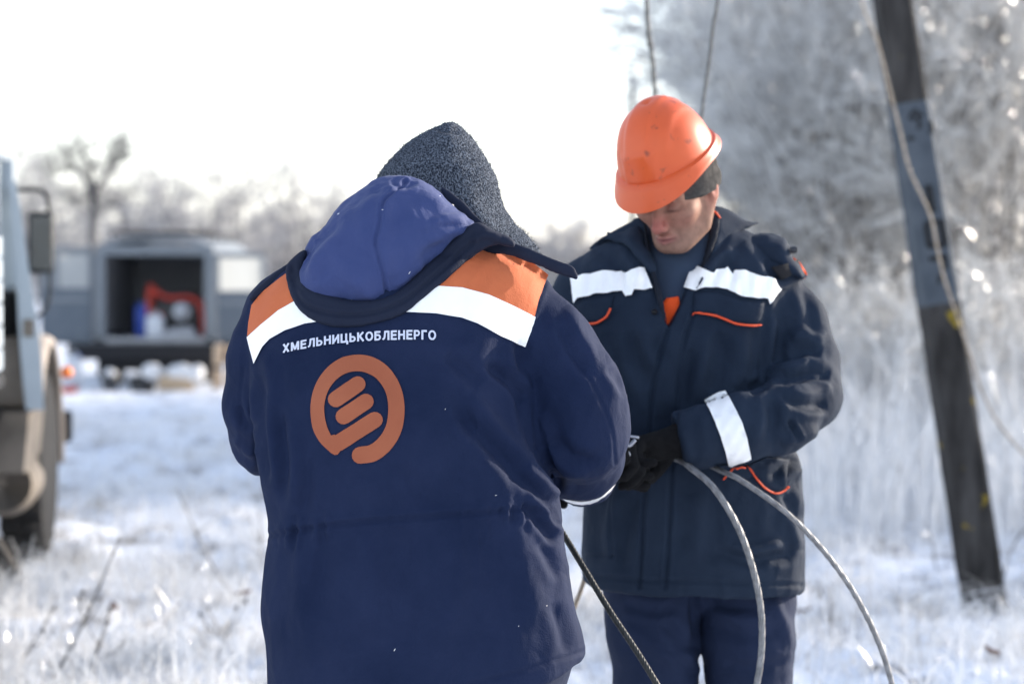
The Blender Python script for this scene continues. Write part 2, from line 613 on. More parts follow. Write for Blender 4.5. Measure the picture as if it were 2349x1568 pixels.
def drape(bvh, pts2, off, bulge=None):
    """lay 2-D points on a cloth surface, off metres proud of it; points past its edge wrap round to the nearest place"""
    out = [None] * len(pts2)
    nrm = [None] * len(pts2)
    miss = []
    for i, (x, y) in enumerate(pts2):
        h = cast(bvh, x, y)
        if h is None:
            miss.append(i)
        else:
            n = h[1]
            if n @ FWD > 0:
                n = -n
            n = n - FWD * 0.25
            n /= np.linalg.norm(n)
            out[i] = h[0] + n * (off + (bulge[i] if bulge is not None else 0))
            nrm[i] = n
    have = [i for i in range(len(pts2)) if out[i] is not None]
    if not have:
        return None
    hp = np.array([pts2[i] for i in have])
    for i in miss:
        j = have[int(np.argmin(((hp - np.asarray(pts2[i])) ** 2).sum(1)))]
        dd = (out[j] - CAM) @ FWD
        out[i] = P(pts2[i][0], pts2[i][1], dd + 0.004)
    return np.array(out)

def patch(outline, bvh, off=0.0018, step=9.0, smooth=False, bulge=0.0, bw=25.0, thick=0.0, wave=None):
    """a cut piece of cloth laid on a surface: constrained triangulation of the outline, draped"""
    poly = closed_spline(outline, 100) if smooth else np.asarray(outline, float)
    # resample edge
    pts = []
    for i in range(len(poly)):
        a, b = poly[i], poly[(i + 1) % len(poly)]
        n = max(1, int(np.hypot(*(b - a)) / step))
        for k in range(n):
            pts.append(a + (b - a) * k / n)
    nb = len(pts)
    pts = np.array(pts)
    lo, hi = pts.min(0), pts.max(0)
    gx, gy = np.meshgrid(np.arange(lo[0], hi[0], step), np.arange(lo[1], hi[1], step))
    gx = gx + (np.arange(gx.shape[0]) % 2)[:, None] * step * 0.5
    g = np.stack([gx.ravel(), gy.ravel()], 1)
    if len(g):
        sd = poly_sdist(g[:, 0], g[:, 1], pts)
        g = g[sd > step * 0.45]
    allp = np.vstack([pts, g])
    edges = [(i, (i + 1) % nb) for i in range(nb)]
    v2, e2, f2, *_ = geometry.delaunay_2d_cdt([Vector(p) for p in allp], edges, [list(range(nb))], 1, 0.001)
    v2 = np.array([tuple(v) for v in v2])
    bl = None
    if bulge:
        sd = poly_sdist(v2[:, 0], v2[:, 1], pts)
        t = np.clip(sd / bw, 0, 1)
        bl = bulge * np.sqrt(np.clip(1 - (1 - t) ** 2, 0, 1))
    if wave is not None:
        wv = np.array([wave(a, b) for a, b in v2])
        bl = wv if bl is None else bl + wv
    V = drape(bvh, v2, off, bl)
    F = [list(f) for f in f2]
    # make faces look at the camera
    out = []
    for f in F:
        a, b, c = V[f[0]], V[f[1]], V[f[2]]
        out.append(f if np.cross(b - a, c - a) @ FWD < 0 else f[::-1])
    if thick:
        n = len(V)
        ec = {}
        for f in out:
            for i in range(len(f)):
                ec[(f[i], f[(i + 1) % len(f)])] = 1
        rim = [e for e in ec if (e[1], e[0]) not in ec]
        V = np.vstack([V, V + FWD * thick])
        out = out + [[i + n for i in f[::-1]] for f in out] + [[b, a, a + n, b + n] for a, b in rim]
    return V, out

def join(parts):
    V, F, o = [], [], 0
    for v, f in parts:
        V.append(np.asarray(v))
        F += [[int(i) + o for i in q] for q in f]
        o += len(v)
    return np.vstack(V), F

def stroke(line, hw, cap=True, n=40):
    """outline of a brush stroke along a line, half width hw (number or list)"""
    L = spline(line, n) if len(line) > 2 else spline(line, 12)
    w = np.interp(np.linspace(0, 1, len(L)), np.linspace(0, 1, len(np.atleast_1d(hw))), np.atleast_1d(hw))
    T = np.gradient(L, axis=0)
    T /= np.linalg.norm(T, axis=1)[:, None]
    Nn = np.stack([-T[:, 1], T[:, 0]], 1)
    A = L + Nn * w[:, None]
    B = L - Nn * w[:, None]
    pts = list(A)
    if cap:
        for a in np.linspace(0, math.pi, 8)[1:-1]:
            pts.append(L[-1] + w[-1] * (Nn[-1] * math.cos(a) + T[-1] * math.sin(a)))
    pts += list(B[::-1])
    if cap:
        for a in np.linspace(0, math.pi, 8)[1:-1]:
            pts.append(L[0] + w[0] * (-Nn[0] * math.cos(a) - T[0] * math.sin(a)))
    return np.array(pts)

def tube(pts, rad, sides=8, n=None, twist=0.0, strands=0, ends=True):
    """round or stranded rope through 3-D points; strands > 0 gives a lobed, twisted section"""
    L = spline(pts, n or max(12, 6 * len(pts)))
    rad = np.interp(np.linspace(0, 1, len(L)), np.linspace(0, 1, len(np.atleast_1d(rad))), np.atleast_1d(rad))
    T = np.gradient(L, axis=0)
    T /= np.maximum(np.linalg.norm(T, axis=1), 1e-9)[:, None]
    up = np.array([0.0, 1.0, 0.0]) if abs(T[0, 1]) < 0.9 else np.array([1.0, 0, 0])
    V = []
    acc = 0.0
    prev = None
    A = up - T[0] * (up @ T[0])
    A /= np.linalg.norm(A)
    for i in range(len(L)):
        A = A - T[i] * (A @ T[i])
        A /= np.linalg.norm(A)
        B = np.cross(T[i], A)
        if i:
            acc += np.linalg.norm(L[i] - L[i - 1]) * twist
        for k in range(sides):
            a = 2 * math.pi * k / sides
            r = rad[i]
            if strands:
                r *= 0.76 + 0.24 * abs(math.cos((a - acc) * strands / 2.0))
            V.append(L[i] + r * (A * math.cos(a) + B * math.sin(a)))
    F = []
    for i in range(len(L) - 1):
        for k in range(sides):
            k2 = (k + 1) % sides
            F.append([i * sides + k, i * sides + k2, (i + 1) * sides + k2, (i + 1) * sides + k])
    if ends:
        F.append(list(range(sides))[::-1])
        F.append([(len(L) - 1) * sides + k for k in range(sides)])
    return np.array(V), F

def box(lo, hi, bevel=0.0):
    """closed box, optionally with bevelled edges -> verts, faces"""
    bm = bmesh.new()
    bmesh.ops.create_cube(bm, size=1.0)
    lo, hi = np.asarray(lo, float), np.asarray(hi, float)
    for v in bm.verts:
        v.co = Vector([(lo[i] + hi[i]) / 2 + v.co[i] * (hi[i] - lo[i]) for i in range(3)])
    if bevel:
        bmesh.ops.bevel(bm, geom=list(bm.edges), offset=bevel, segments=2, affect='EDGES', profile=0.6)
    bm.verts.index_update()
    V = np.array([tuple(v.co) for v in bm.verts])
    F = [[v.index for v in f.verts] for f in bm.faces]
    bm.free()
    return V, F

def lathe(profile, axis_o, axis_d, n=24):
    """revolve (radius, along) profile about an axis"""
    d = np.asarray(axis_d, float)
    d /= np.linalg.norm(d)
    a = np.array([0, 0, 1.0]) if abs(d[2]) < 0.9 else np.array([1.0, 0, 0])
    u = np.cross(d, a)
    u /= np.linalg.norm(u)
    w = np.cross(d, u)
    V, F = [], []
    for r, t in profile:
        for k in range(n):
            b = 2 * math.pi * k / n
            V.append(np.asarray(axis_o) + d * t + r * (u * math.cos(b) + w * math.sin(b)))
    for i in range(len(profile) - 1):
        for k in range(n):
            k2 = (k + 1) % n
            F.append([i * n + k, i * n + k2, (i + 1) * n + k2, (i + 1) * n + k])
    F.append(list(range(n)))
    F.append([(len(profile) - 1) * n + k for k in range(n)][::-1])
    return np.array(V), F

def put(name, vf, mat, parent=None, smooth=True):
    V, F = vf
    return link(name, mesh_from(V, F, name, smooth), mat, parent)

def flat_shade(o, angle=40):
    """smooth only shallow edges"""
    o.data.set_sharp_from_angle(angle=R(angle))
    return o

# ================================================================== people: shared builders
def rows_px(rows):
    """(py, left px, right px, distance, half depth) -> column rows in metres"""
    out = []
    for py, l, r, d, b in rows:
        a, c = P(l, py, d), P(r, py, d)
        out.append((a[2], a[0], c[0], a[1], b))
    return out

def head_field(f, T):
    """skull, jaw and features in head space (-Y is the face); T maps head points to the field's space"""
    t = lambda *p: T(np.array(p, float))
    K = 0.016
    f.add(f.ell((0, 0.014, 0.030), (0.074, 0.094, 0.086)), K)
    f.add(f.ell((0, -0.026, -0.030), (0.063, 0.066, 0.088)), 0.03)
    f.add(f.ell((0, -0.060, -0.094), (0.034, 0.030, 0.024)), 0.022)
    for s in (-1, 1):
        f.add(f.chain([(s * 0.060, 0.008, -0.040), (s * 0.050, -0.012, -0.078), (s * 0.020, -0.058, -0.100)], (0.020, 0.021, 0.017)), 0.022)
        f.add(f.ell((s * 0.043, -0.060, -0.024), (0.024, 0.022, 0.017)), 0.024)
    f.add(f.chain([(-0.044, -0.070, 0.016), (-0.016, -0.086, 0.017), (0.016, -0.086, 0.017), (0.044, -0.070, 0.016)], (0.010, 0.012, 0.012, 0.010)), 0.016)
    for s in (-1, 1):
        f.cut(f.ell((s * 0.032, -0.100, -0.003), (0.018, 0.019, 0.011)), 0.014)
        f.add(f.ell((s * 0.031, -0.074, -0.005), (0.0150, 0.0140, 0.0125)), 0.004)
    # nose
    f.add(f.chain([(0, -0.084, 0.010), (0, -0.100, -0.022), (0, -0.112, -0.043)], (0.0085, 0.0100, 0.0115)), 0.010)
    for s in (-1, 1):
        f.add(f.ell((s * 0.0115, -0.0990, -0.0465), (0.0085, 0.0110, 0.0080)), 0.006)
        f.cut(f.ell((s * 0.0065, -0.1060, -0.0550), (0.0038, 0.0060, 0.0040)), 0.003)
    # lips
    f.add(f.chain([(-0.023, -0.082, -0.0735), (-0.008, -0.0945, -0.0700), (0, -0.0955, -0.0715), (0.008, -0.0945, -0.0700), (0.023, -0.082, -0.0735)], (0.003, 0.0055, 0.0050, 0.0055, 0.003)), 0.006)
    f.add(f.chain([(-0.019, -0.082, -0.0800), (0, -0.0935, -0.0830), (0.019, -0.082, -0.0800)], (0.0035, 0.0068, 0.0035)), 0.006)
    f.cut(f.chain([(-0.025, -0.086, -0.0755), (0, -0.1015, -0.0765), (0.025, -0.086, -0.0755)], (0.0016, 0.0022, 0.0016)), 0.002)
    # crease from nostril to mouth corner
    for s in (-1, 1):
        f.cut(f.chain([(s * 0.021, -0.096, -0.045), (s * 0.030, -0.086, -0.062), (s * 0.033, -0.082, -0.078)], (0.0035, 0.0045, 0.003)), 0.008)
        f.add(f.ell((s * 0.078, 0.018, -0.008), (0.010, 0.019, 0.031)), 0.006)
        f.cut(f.ell((s * 0.090, 0.012, -0.006), (0.007, 0.010, 0.017)), 0.004)

def build_head(pos, Rm, neck_world, neck_r=(0.054, 0.060), torso=None, h=0.0023):
    """head + neck (+ the chest inside the jacket) as one continuous surface"""
    inv = Rm.T
    T = lambda p: p
    nl = [inv @ (np.asarray(n) - pos) for n in neck_world]
    f = Field((-0.105, -0.135, -0.24), (0.105, 0.125, 0.125), h)
    head_field(f, T)
    f.add(f.chain([(0, 0.028, -0.045)] + nl, (neck_r[0],) + (neck_r[1],) * len(nl)), 0.022)
    V, Q = f.mesh(1)
    # keep one closed body: skin tone as a point colour
    tone = np.tile(np.array([0.40, 0.222, 0.155]), (len(V), 1))
    def blot(c, r, col, k):
        w = np.exp(-(((V - np.array(c)) / np.array(r)) ** 2).sum(1)) * k
        tone[:] = tone * (1 - w[:, None]) + np.array(col) * w[:, None]
    for s in (-1, 1):
        blot((s * 0.045, -0.070, -0.040), (0.026, 0.035, 0.024), (0.42, 0.175, 0.135), 0.7)
        blot((s * 0.080, 0.018, -0.008), (0.018, 0.030, 0.040), (0.48, 0.16, 0.12), 0.8)
    blot((0, -0.108, -0.040), (0.022, 0.028, 0.026), (0.48, 0.135, 0.115), 0.95)
    blot((0, -0.060, -0.092), (0.060, 0.055, 0.034), (0.25, 0.155, 0.128), 0.60)
    blot((0, -0.092, -0.0765), (0.024, 0.016, 0.0085), (0.40, 0.125, 0.125), 0.95)
    blot((0, -0.100, -0.0762), (0.026, 0.02, 0.0026), (0.10, 0.03, 0.03), 0.85)
    for s in (-1, 1):
        blot((s * 0.031, -0.090, -0.0135), (0.015, 0.014, 0.0028), (0.03, 0.02, 0.018), 0.95)
        blot((s * 0.032, -0.090, 0.020), (0.020, 0.016, 0.0055), (0.06, 0.04, 0.03), 0.85)
        blot((s * 0.031, -0.085, -0.004), (0.020, 0.016, 0.012), (0.28, 0.13, 0.11), 0.5)
    tone *= 0.78 * (1 + 0.16 * vnoise(V * 60, 2) + 0.12 * vnoise(V * 130, 3) + 0.08 * vnoise(V * 420, 4))[:, None]
    W = (Rm @ V.T).T + pos
    me = mesh_from(W, Q, 'body')
    at = me.color_attributes.new('tone', 'FLOAT_COLOR', 'POINT')
    at.data.foreach_set('color', np.hstack([np.clip(tone, 0, 1), np.ones((len(V), 1))]).ravel())
    return me

def head_frame(yaw, pitch, roll=0.0):
    """yaw: turned to picture left, pitch: bowed down; columns x, y, z; -y is where the face looks"""
    ys, yc, ps, pc = math.sin(R(yaw)), math.cos(R(yaw)), math.sin(R(pitch)), math.cos(R(pitch))
    fw = np.array([-ys * pc, -yc * pc, -ps])
    up = np.array([-ys * ps, -yc * ps, pc])
    x = np.cross(-fw, up)
    m = np.stack([x, -fw, up], 1)
    rr = np.array(Matrix.Rotation(R(roll), 3, Vector(fw)))
    return rr @ m

def hand(wrist, direction, palm, side=1, curl=(55, 70, 45), size=1.0, spread=0.0, h=0.0034):
    """gloved hand: palm, four unequal fingers bent at three knuckles, a thumb from the side of the palm.
    direction = wrist to knuckles, palm = where the palm looks, side = +1 puts the thumb along cross(direction, palm)"""
    d = np.asarray(direction, float); d /= np.linalg.norm(d)
    p = np.asarray(palm, float); p -= d * (p @ d); p /= np.linalg.norm(p)
    s = np.cross(d, p) * side
    w = np.asarray(wrist, float)
    B = lambda a, b, c: w + size * (d * a + s * b + p * c)
    pts = []
    chains = []
    for i, (off, ln, kx) in enumerate(((0.030, 0.040, 0.092), (0.010, 0.045, 0.096), (-0.011, 0.042, 0.093), (-0.031, 0.034, 0.086))):
        base = np.array([kx, off, 0.0])
        ang = 0.0
        c = [base - np.array([0.03, 0, 0]), base]
        for j, fr in enumerate((1.0, 0.68, 0.55)):
            ang += R(curl[j] + (i - 1.5) * 3)
            c.append(c[-1] + ln * fr * np.array([math.cos(ang), spread * (1.5 - i), math.sin(ang)]))
        chains.append((c, (0.0125, 0.0125, 0.0115, 0.0105, 0.0092)))
    th = [np.array([0.028, 0.030, 0.006]), np.array([0.052, 0.050, 0.022]), np.array([0.078, 0.046, 0.042]), np.array([0.098, 0.030, 0.050])]
    chains.append((th, (0.016, 0.0145, 0.0125, 0.0105)))
    allp = np.array([B(*q) for c, _ in chains for q in c] + [B(-0.03, 0, 0)])
    f = Field(allp.min(0) - 0.045, allp.max(0) + 0.045, h)
    f.add(f.chain([B(-0.045, 0, 0), B(0.0, 0, 0)], (0.031 * size, 0.030 * size)), 0.01)
    for off, r in ((0.024, 0.019), (0.0, 0.021), (-0.024, 0.018)):
        f.add(f.chain([B(0.0, off * 0.6, 0), B(0.085, off, 0)], (0.024 * size, r * size * 0.85)), 0.02)
    for c, r in chains:
        f.add(f.chain([B(*q) for q in c], [x * size for x in r]), 0.004)
    V, Q = f.mesh(2)
    return rumple(V, Q, 0.0008, 120, 5), Q

def boot(heel, toe_dir, h=0.006):
    """ankle-high work boot standing at heel point (sole at its z)"""
    t = np.asarray(toe_dir, float); t[2] = 0; t /= np.linalg.norm(t)
    b = np.asarray(heel, float)
    up = np.array([0, 0, 1.0])
    q = lambda a, z: b + t * a + up * z
    lo = np.minimum(q(-0.10, -0.01), q(0.30, 0.34)) - 0.10
    hi = np.maximum(q(-0.10, -0.01), q(0.30, 0.34)) + 0.10
    f = Field(lo, hi, h)
    f.add(f.chain([q(0, 0.06), q(0.10, 0.065), q(0.21, 0.045)], (0.052, 0.056, 0.046)), 0.02)
    f.add(f.chain([q(0.02, 0.07), q(0.02, 0.26)], (0.058, 0.064)), 0.02)
    sole = f.chain([q(-0.01, 0.018), q(0.22, 0.018)], (0.056, 0.056))
    sole = np.maximum(sole, np.maximum(f.Z - (b[2] + 0.035), 0 * f.Z - 1))
    f.add(sole, 0.004)
    f.D = np.maximum(f.D, (b[2] + 0.002) - f.Z).astype(np.float32)
    f.D = np.maximum(f.D, f.Z - (b[2] + 0.28)).astype(np.float32)
    return f.mesh(2)

# ================================================================== person seen from behind, navy jacket
A_LOC = tuple(np.array([P(950, 1500, 4.18)[0], P(950, 1500, 4.18)[1], 0.0]))
pa = thing('person', 'person seen from behind in navy winter work jacket with emblem and grey knit hat', 'person', A_LOC)

A_ROWS = [(520, 900, 1010, 4.27, 0.05), (545, 815, 1060, 4.26, 0.085), (570, 735, 1120, 4.25, 0.11), (600, 672, 1190, 4.245, 0.13),
          (630, 628, 1236, 4.24, 0.143), (660, 602, 1255, 4.235, 0.152), (700, 584, 1258, 4.23, 0.160), (760, 578, 1245, 4.22, 0.170),
          (830, 578, 1228, 4.205, 0.180), (900, 582, 1222, 4.19, 0.186), (1000, 588, 1238, 4.175, 0.185), (1095, 597, 1268, 4.165, 0.178),
          (1150, 610, 1282, 4.165, 0.174), (1215, 622, 1286, 4.165, 0.172), (1300, 607, 1300, 4.165, 0.182), (1400, 599, 1316, 4.165, 0.192),
          (1460, 606, 1334, 4.165, 0.197), (1505, 612, 1340, 4.165, 0.198), (1568, 617, 1338, 4.165, 0.197), (1640, 622, 1330, 4.165, 0.195)]
f = Field((-0.56, 3.90, 0.64), (0.26, 4.75, 1.60), 0.0075)
torso = f.column(rows_px(A_ROWS), 2.3)
f.add(torso, 0)
# right sleeve: shoulder, elbow pushed out, forearm reaching forward
RS = [P(1205, 705, 4.24), P(1262, 800, 4.22), P(1322, 905, 4.20), P(1330, 985, 4.22), P(1332, 1046, 4.33), P(1336, 1079, 4.46), P(1318, 1074, 4.58)]
f.add(f.chain(RS, (0.062, 0.083, 0.086, 0.087, 0.078, 0.064, 0.058), 0.03), 0.016)
LS = [P(632, 720, 4.24), P(612, 830, 4.25), P(600, 930, 4.28), P(615, 1000, 4.33), P(680, 1040, 4.46), P(800, 1050, 4.58), P(860, 1050, 4.64)]
f.add(f.chain(LS, (0.060, 0.066, 0.066, 0.066, 0.064, 0.058, 0.056), 0.03), 0.016)
# hem: rises towards the right hip
hx = np.array([-0.60, -0.20, -0.05, 0.02, 0.08, 0.135, 0.30])
hz = np.array([P(617, 1640, 4.165)[2]] * 2 + [P(1080, 1578, 4.165)[2], P(1180, 1556, 4.165)[2], P(1260, 1532, 4.165)[2], P(1340, 1505, 4.165)[2], P(1340, 1505, 4.165)[2]])
f.D = smax(f.D, np.interp(f.ax[0], hx, hz)[:, None, None] - f.Z, 0.012).astype(np.float32)
# sleeve ends
for w, dr in ((RS[-1], RS[-1] - RS[-2]), (LS[-1], LS[-1] - LS[-2])):
    dr = dr / np.linalg.norm(dr)
    near = (f.X - w[0]) ** 2 + (f.Y - w[1]) ** 2 + (f.Z - w[2]) ** 2 < 0.13 ** 2
    cutp = (f.X - w[0]) * dr[0] + (f.Y - w[1]) * dr[1] + (f.Z - w[2]) * dr[2]
    f.D = np.where(near, np.maximum(f.D, cutp), f.D).astype(np.float32)
V, Q = f.mesh(3, 1)
V = rumple(V, Q, 0.0050, 7.0, 21, (1.5, 1.0, 0.75))
V = rumple(V, Q, 0.0014, 26.0, 31, (1.6, 1.0, 0.7))
V = rumple(V, Q, 0.0018, 11.0, 33, (1.7, 1.0, 0.6), True)
A_FOLDS = [
    ([(1252, 640), (1234, 690), (1215, 740), (1197, 795)], 5, -0.0025, 's'),
    ([(1197, 795), (1188, 860), (1196, 930), (1216, 990), (1252, 1062), (1280, 1105)], 13, -0.009, 's'),
    ([(1022, 810), (1060, 838), (1105, 880)], 18, -0.006),
    ([(1112, 832), (1167, 872), (1205, 920)], 13, -0.009),
    ([(1150, 800), (1185, 850), (1196, 900)], 16, 0.006),
    ([(1042, 931), (1105, 1000), (1167, 1061), (1218, 1132)], 20, -0.007),
    ([(1075, 905), (1140, 985), (1200, 1050), (1240, 1110)], 18, 0.006),
    ([(990, 880), (1050, 985), (1130, 1080), (1180, 1140)], 24, 0.004),
    ([(1183, 1087), (1228, 1122), (1268, 1162)], 10, -0.008),
    ([(1205, 1070), (1245, 1100), (1278, 1140)], 10, 0.007),
    ([(1187, 1142), (1238, 1197), (1278, 1248)], 11, -0.008),
    ([(1225, 1150), (1262, 1195), (1285, 1225)], 9, 0.006),
    ([(1240, 1240), (1268, 1290), (1290, 1330)], 14, -0.006),
    ([(622, 1227), (680, 1217), (740, 1207), (816, 1197), (916, 1190), (1017, 1182), (1117, 1175), (1218, 1167), (1285, 1205)], 6, -0.0040, 's'),
    ([(622, 1212), (680, 1202), (740, 1193), (816, 1184), (916, 1177), (1017, 1170), (1117, 1163), (1218, 1153)], 12, 0.0015, 's'),
    ([(590, 860), (604, 991), (612, 1110)], 15, -0.008), ([(612, 900), (622, 1010), (640, 1110)], 13, 0.006),
    ([(632, 930), (648, 1040), (650, 1150)], 15, -0.006), ([(600, 800), (622, 860), (640, 960)], 14, 0.004),
    ([(668, 960), (675, 1080), (672, 1180)], 18, 0.004), ([(705, 1050), (700, 1130), (690, 1190)], 14, -0.004),
    ([(700, 1225), (690, 1330), (684, 1450)], 24, 0.004), ([(745, 1220), (735, 1320), (740, 1420)], 22, -0.004),
    ([(830, 1210), (835, 1330), (850, 1470)], 34, 0.004), ([(900, 1205), (915, 1340), (920, 1480)], 30, -0.004),
    ([(1010, 1195), (1020, 1330), (1035, 1500)], 38, 0.004), ([(1110, 1190), (1125, 1300), (1150, 1440)], 30, -0.004),
    ([(1185, 1190), (1210, 1310), (1240, 1450)], 26, 0.005), ([(1270, 1380), (1290, 1440), (1300, 1500)], 14, -0.005),
    ([(1298, 795), (1345, 855), (1378, 920), (1404, 991), (1411, 1062)], 4.0, -0.0016, 's'),
    ([(1300, 700), (1330, 770), (1375, 830)], 16, 0.005), ([(1285, 740), (1320, 815), (1360, 870)], 14, -0.005),
    ([(1395, 840), (1420, 870), (1438, 905)], 12, -0.006), ([(1260, 1000), (1310, 1045), (1375, 1062)], 16, -0.006),
    ([(1250, 1020), (1300, 1075), (1350, 1085)], 13, 0.006), ([(1240, 940), (1262, 1005), (1290, 1050)], 14, 0.005),
    ([(559, 845), (552, 946), (557, 1051)], 4.0, -0.0014, 's'), ([(545, 930), (560, 965), (583, 985)], 11, -0.006),
    ([(538, 1000), (565, 1030), (592, 1040)], 11, 0.005), ([(790, 820), (760, 950), (770, 1090)], 40, 0.003),
    ([(930, 1060), (960, 1120), (1000, 1165)], 22, -0.004), ([(840, 1090), (850, 1140), (845, 1185)], 22, 0.003),
    ([(730, 740), (700, 790), (650, 850)], 26, -0.004), ([(960, 770), (1010, 800), (1080, 812)], 22, 0.003),
    ([(1342, 1492), (1260, 1518), (1180, 1543), (1080, 1566)], 5, -0.0025, 's'),
]
for i in range(30):   # gathers along the drawstring
    x = random.choice([random.uniform(628, 760), random.uniform(628, 1275), random.uniform(1150, 1275)])
    y = np.interp(x, [622, 816, 1017, 1218, 1285], [1227, 1197, 1182, 1167, 1190])
    up_, dn = random.uniform(14, 48), random.uniform(18, 70)
    sl = random.uniform(-9, 9)
    A_FOLDS.append(([(x - sl, y - up_), (x, y), (x + sl * 0.6, y + dn)], random.uniform(5, 9), random.choice((-1, 1)) * random.uniform(0.0010, 0.0024)))
V = fold(V, Q, A_FOLDS, 1.35)
aj = link('jacket', mesh_from(V, Q, 'jacket'), M['navy'], pa)
ab = bvh_of(V, Q)

# shoulder yokes, reflective stripes
yoke_l = [(665, 622), (640, 640), (600, 672), (578, 700), (571, 740), (568, 772), (600, 745), (640, 712), (682, 690), (700, 684), (680, 660)]
put('shoulder_yoke', patch(yoke_l, ab, 0.0016, 9), M['orange_cloth'], aj)
yoke_r = [(1085, 566), (1130, 566), (1180, 580), (1225, 604), (1258, 630), (1246, 660), (1235, 690), (1226, 728), (1180, 703), (1120, 676), (1060, 660), (1000, 656), (1040, 610)]
put('shoulder_yoke', patch(yoke_r, ab, 0.0016, 9), M['orange_cloth'], aj)
st_l = [(568, 774), (600, 745), (640, 712), (682, 688), (704, 684), (745, 735), (700, 742), (655, 758), (620, 778), (604, 795), (594, 815), (584, 834), (575, 800)]
put('reflective_stripe', patch(st_l, ab, 0.0026, 8), M['reflective'], aj)
st_r = [(998, 656), (1060, 660), (1120, 676), (1180, 703), (1228, 728), (1218, 760), (1205, 796), (1150, 772), (1095, 742), (1060, 729), (1000, 719), (925, 716), (965, 686)]
put('reflective_stripe', patch(st_r, ab, 0.0026, 8), M['reflective'], aj)

# company lettering: bold capitals cut as strokes and laid on the cloth
def letter_strokes(ch):
    bowl = lambda w, t, b_: [(0.1, t), (0.40 * w + 0.05, t), (w - 0.20, t - 0.04), (w - 0.10, (t + b_) / 2), (w - 0.20, b_ + 0.04), (0.40 * w + 0.05, b_), (0.1, b_)]
    V1 = [(0.1, 0.0), (0.1, 1.0)]
    W = {'Х': .74, 'М': .88, 'Е': .64, 'Л': .76, 'Ь': .68, 'Н': .74, 'И': .74, 'Ц': .80, 'К': .74, 'О': .82, 'Б': .70, 'Р': .68, 'Г': .58}[ch]
    w = W
    V2 = [(w - 0.1, 0.0), (w - 0.1, 1.0)]
    S = {'Х': [[(0.10, 0.0), (w - 0.10, 1.0)], [(0.10, 1.0), (w - 0.10, 0.0)]],
         'М': [V1, V2, [(0.12, 0.98), (w / 2, 0.10)], [(w / 2, 0.10), (w - 0.12, 0.98)]],
         'Е': [V1, [(0.1, 0.91), (w, 0.91)], [(0.1, 0.52), (w - 0.05, 0.52)], [(0.1, 0.09), (w, 0.09)]],
         'Л': [V2, [(0.24, 0.91), (w - 0.1, 0.91)], [(0.29, 0.98), (0.27, 0.60), (0.20, 0.22), (0.02, 0.08)]],
         'Ь': [V1, bowl(w, 0.55, 0.09)], 'Н': [V1, V2, [(0.1, 0.52), (w - 0.1, 0.52)]],
         'И': [V1, V2, [(0.12, 0.14), (w - 0.12, 0.86)]],
         'Ц': [V1, [(w - 0.20, 0.0), (w - 0.20, 1.0)], [(0.1, 0.09), (w, 0.09)], [(w - 0.08, 0.12), (w - 0.08, -0.22)]],
         'К': [V1, [(0.16, 0.46), (w - 0.08, 1.0)], [(0.28, 0.56), (w - 0.06, 0.0)]],
         'О': [[(w / 2 + (w / 2 - 0.09) * math.sin(t), 0.5 + 0.42 * math.cos(t)) for t in np.linspace(0, 2 * math.pi, 17)]],
         'Б': [V1, [(0.1, 0.91), (w - 0.06, 0.91)], bowl(w, 0.58, 0.09)],
         'Р': [V1, bowl(w, 0.91, 0.44)], 'Г': [V1, [(0.1, 0.91), (w, 0.91)]]}[ch]
    return W, S
word = 'ХМЕЛЬНИЦЬКОБЛЕНЕРГО'
gap = 0.15
total = sum(letter_strokes(c)[0] for c in word) + gap * (len(word) - 1)
base = spline([(649, 809), (700, 799), (760, 789), (830, 782.5), (900, 779.5), (950, 778.5), (1000, 780)], 200)
def to_px(x_, y_):
    u_ = x_ / total
    bx_ = 649.0 + 351.0 * u_
    by_ = float(np.interp(bx_, base[:, 0], base[:, 1]))
    return bx_, by_ - y_ * (19.5 + 2.5 * u_)
parts, cur, ns = [], 0.0, 0
for ch in word:
    W_, S_ = letter_strokes(ch)
    for st in S_:
        ol = stroke(np.array(st) + [cur, 0], 0.098 if len(st) > 2 else 0.105, cap=False, n=26)
        ol = np.array([to_px(*q_) for q_ in ol])
        if ch == 'О':       # closed ring: two half strokes
            for half in (st[:9], st[8:]):
                o2 = np.array([to_px(*q_) for q_ in stroke(np.array(half) + [cur, 0], 0.10, cap=False, n=18)])
                pv, pf = patch(o2, ab, 0.0008, 5)
                parts.append((pv - FWD * (0.0022 + 0.00012 * (ns % 5)), pf)); ns += 1
            continue
        pv, pf = patch(ol, ab, 0.0008, 5)
        parts.append((pv - FWD * (0.0022 + 0.00012 * (ns % 5)), pf)); ns += 1
    cur += W_ + gap
put('lettering', join(parts), M['print_white'], aj, smooth=False)

# round emblem: open ring running into the lowest of three bars
e = lambda cx, cy: (513.9 + 0.5028 * cx, 780 + 0.5028 * cy)
ring = [e(*q) for q in ((622, 524), (680, 513), (735, 470), (775, 400), (787, 310), (772, 225), (728, 155), (670, 116), (608, 105), (545, 118), (488, 158), (446, 222), (428, 300), (436, 385), (462, 445), (500, 497))]
ringp = stroke(ring, [19.5, 19.5, 19, 19, 18.5, 18.5, 19, 19.5, 19, 18.5, 17, 16, 15.5, 16, 15, 10], n=90)
parts = [patch(ringp, ab, 0.0022, 7)]
for a, b, w in (((512, 270), (610, 202), 18.2), ((546, 348), (647, 281), 18.2), ((520, 470), (688, 364), 18.5)):
    parts.append(patch(stroke([e(*a), e(*b)], w), ab, 0.0030, 8))
parts.append(patch([e(463, 440), e(505, 430), e(560, 465), e(520, 520), e(505, 522), e(488, 512)], ab, 0.0026, 8))
put('emblem', join(parts), M['emblem'], aj)

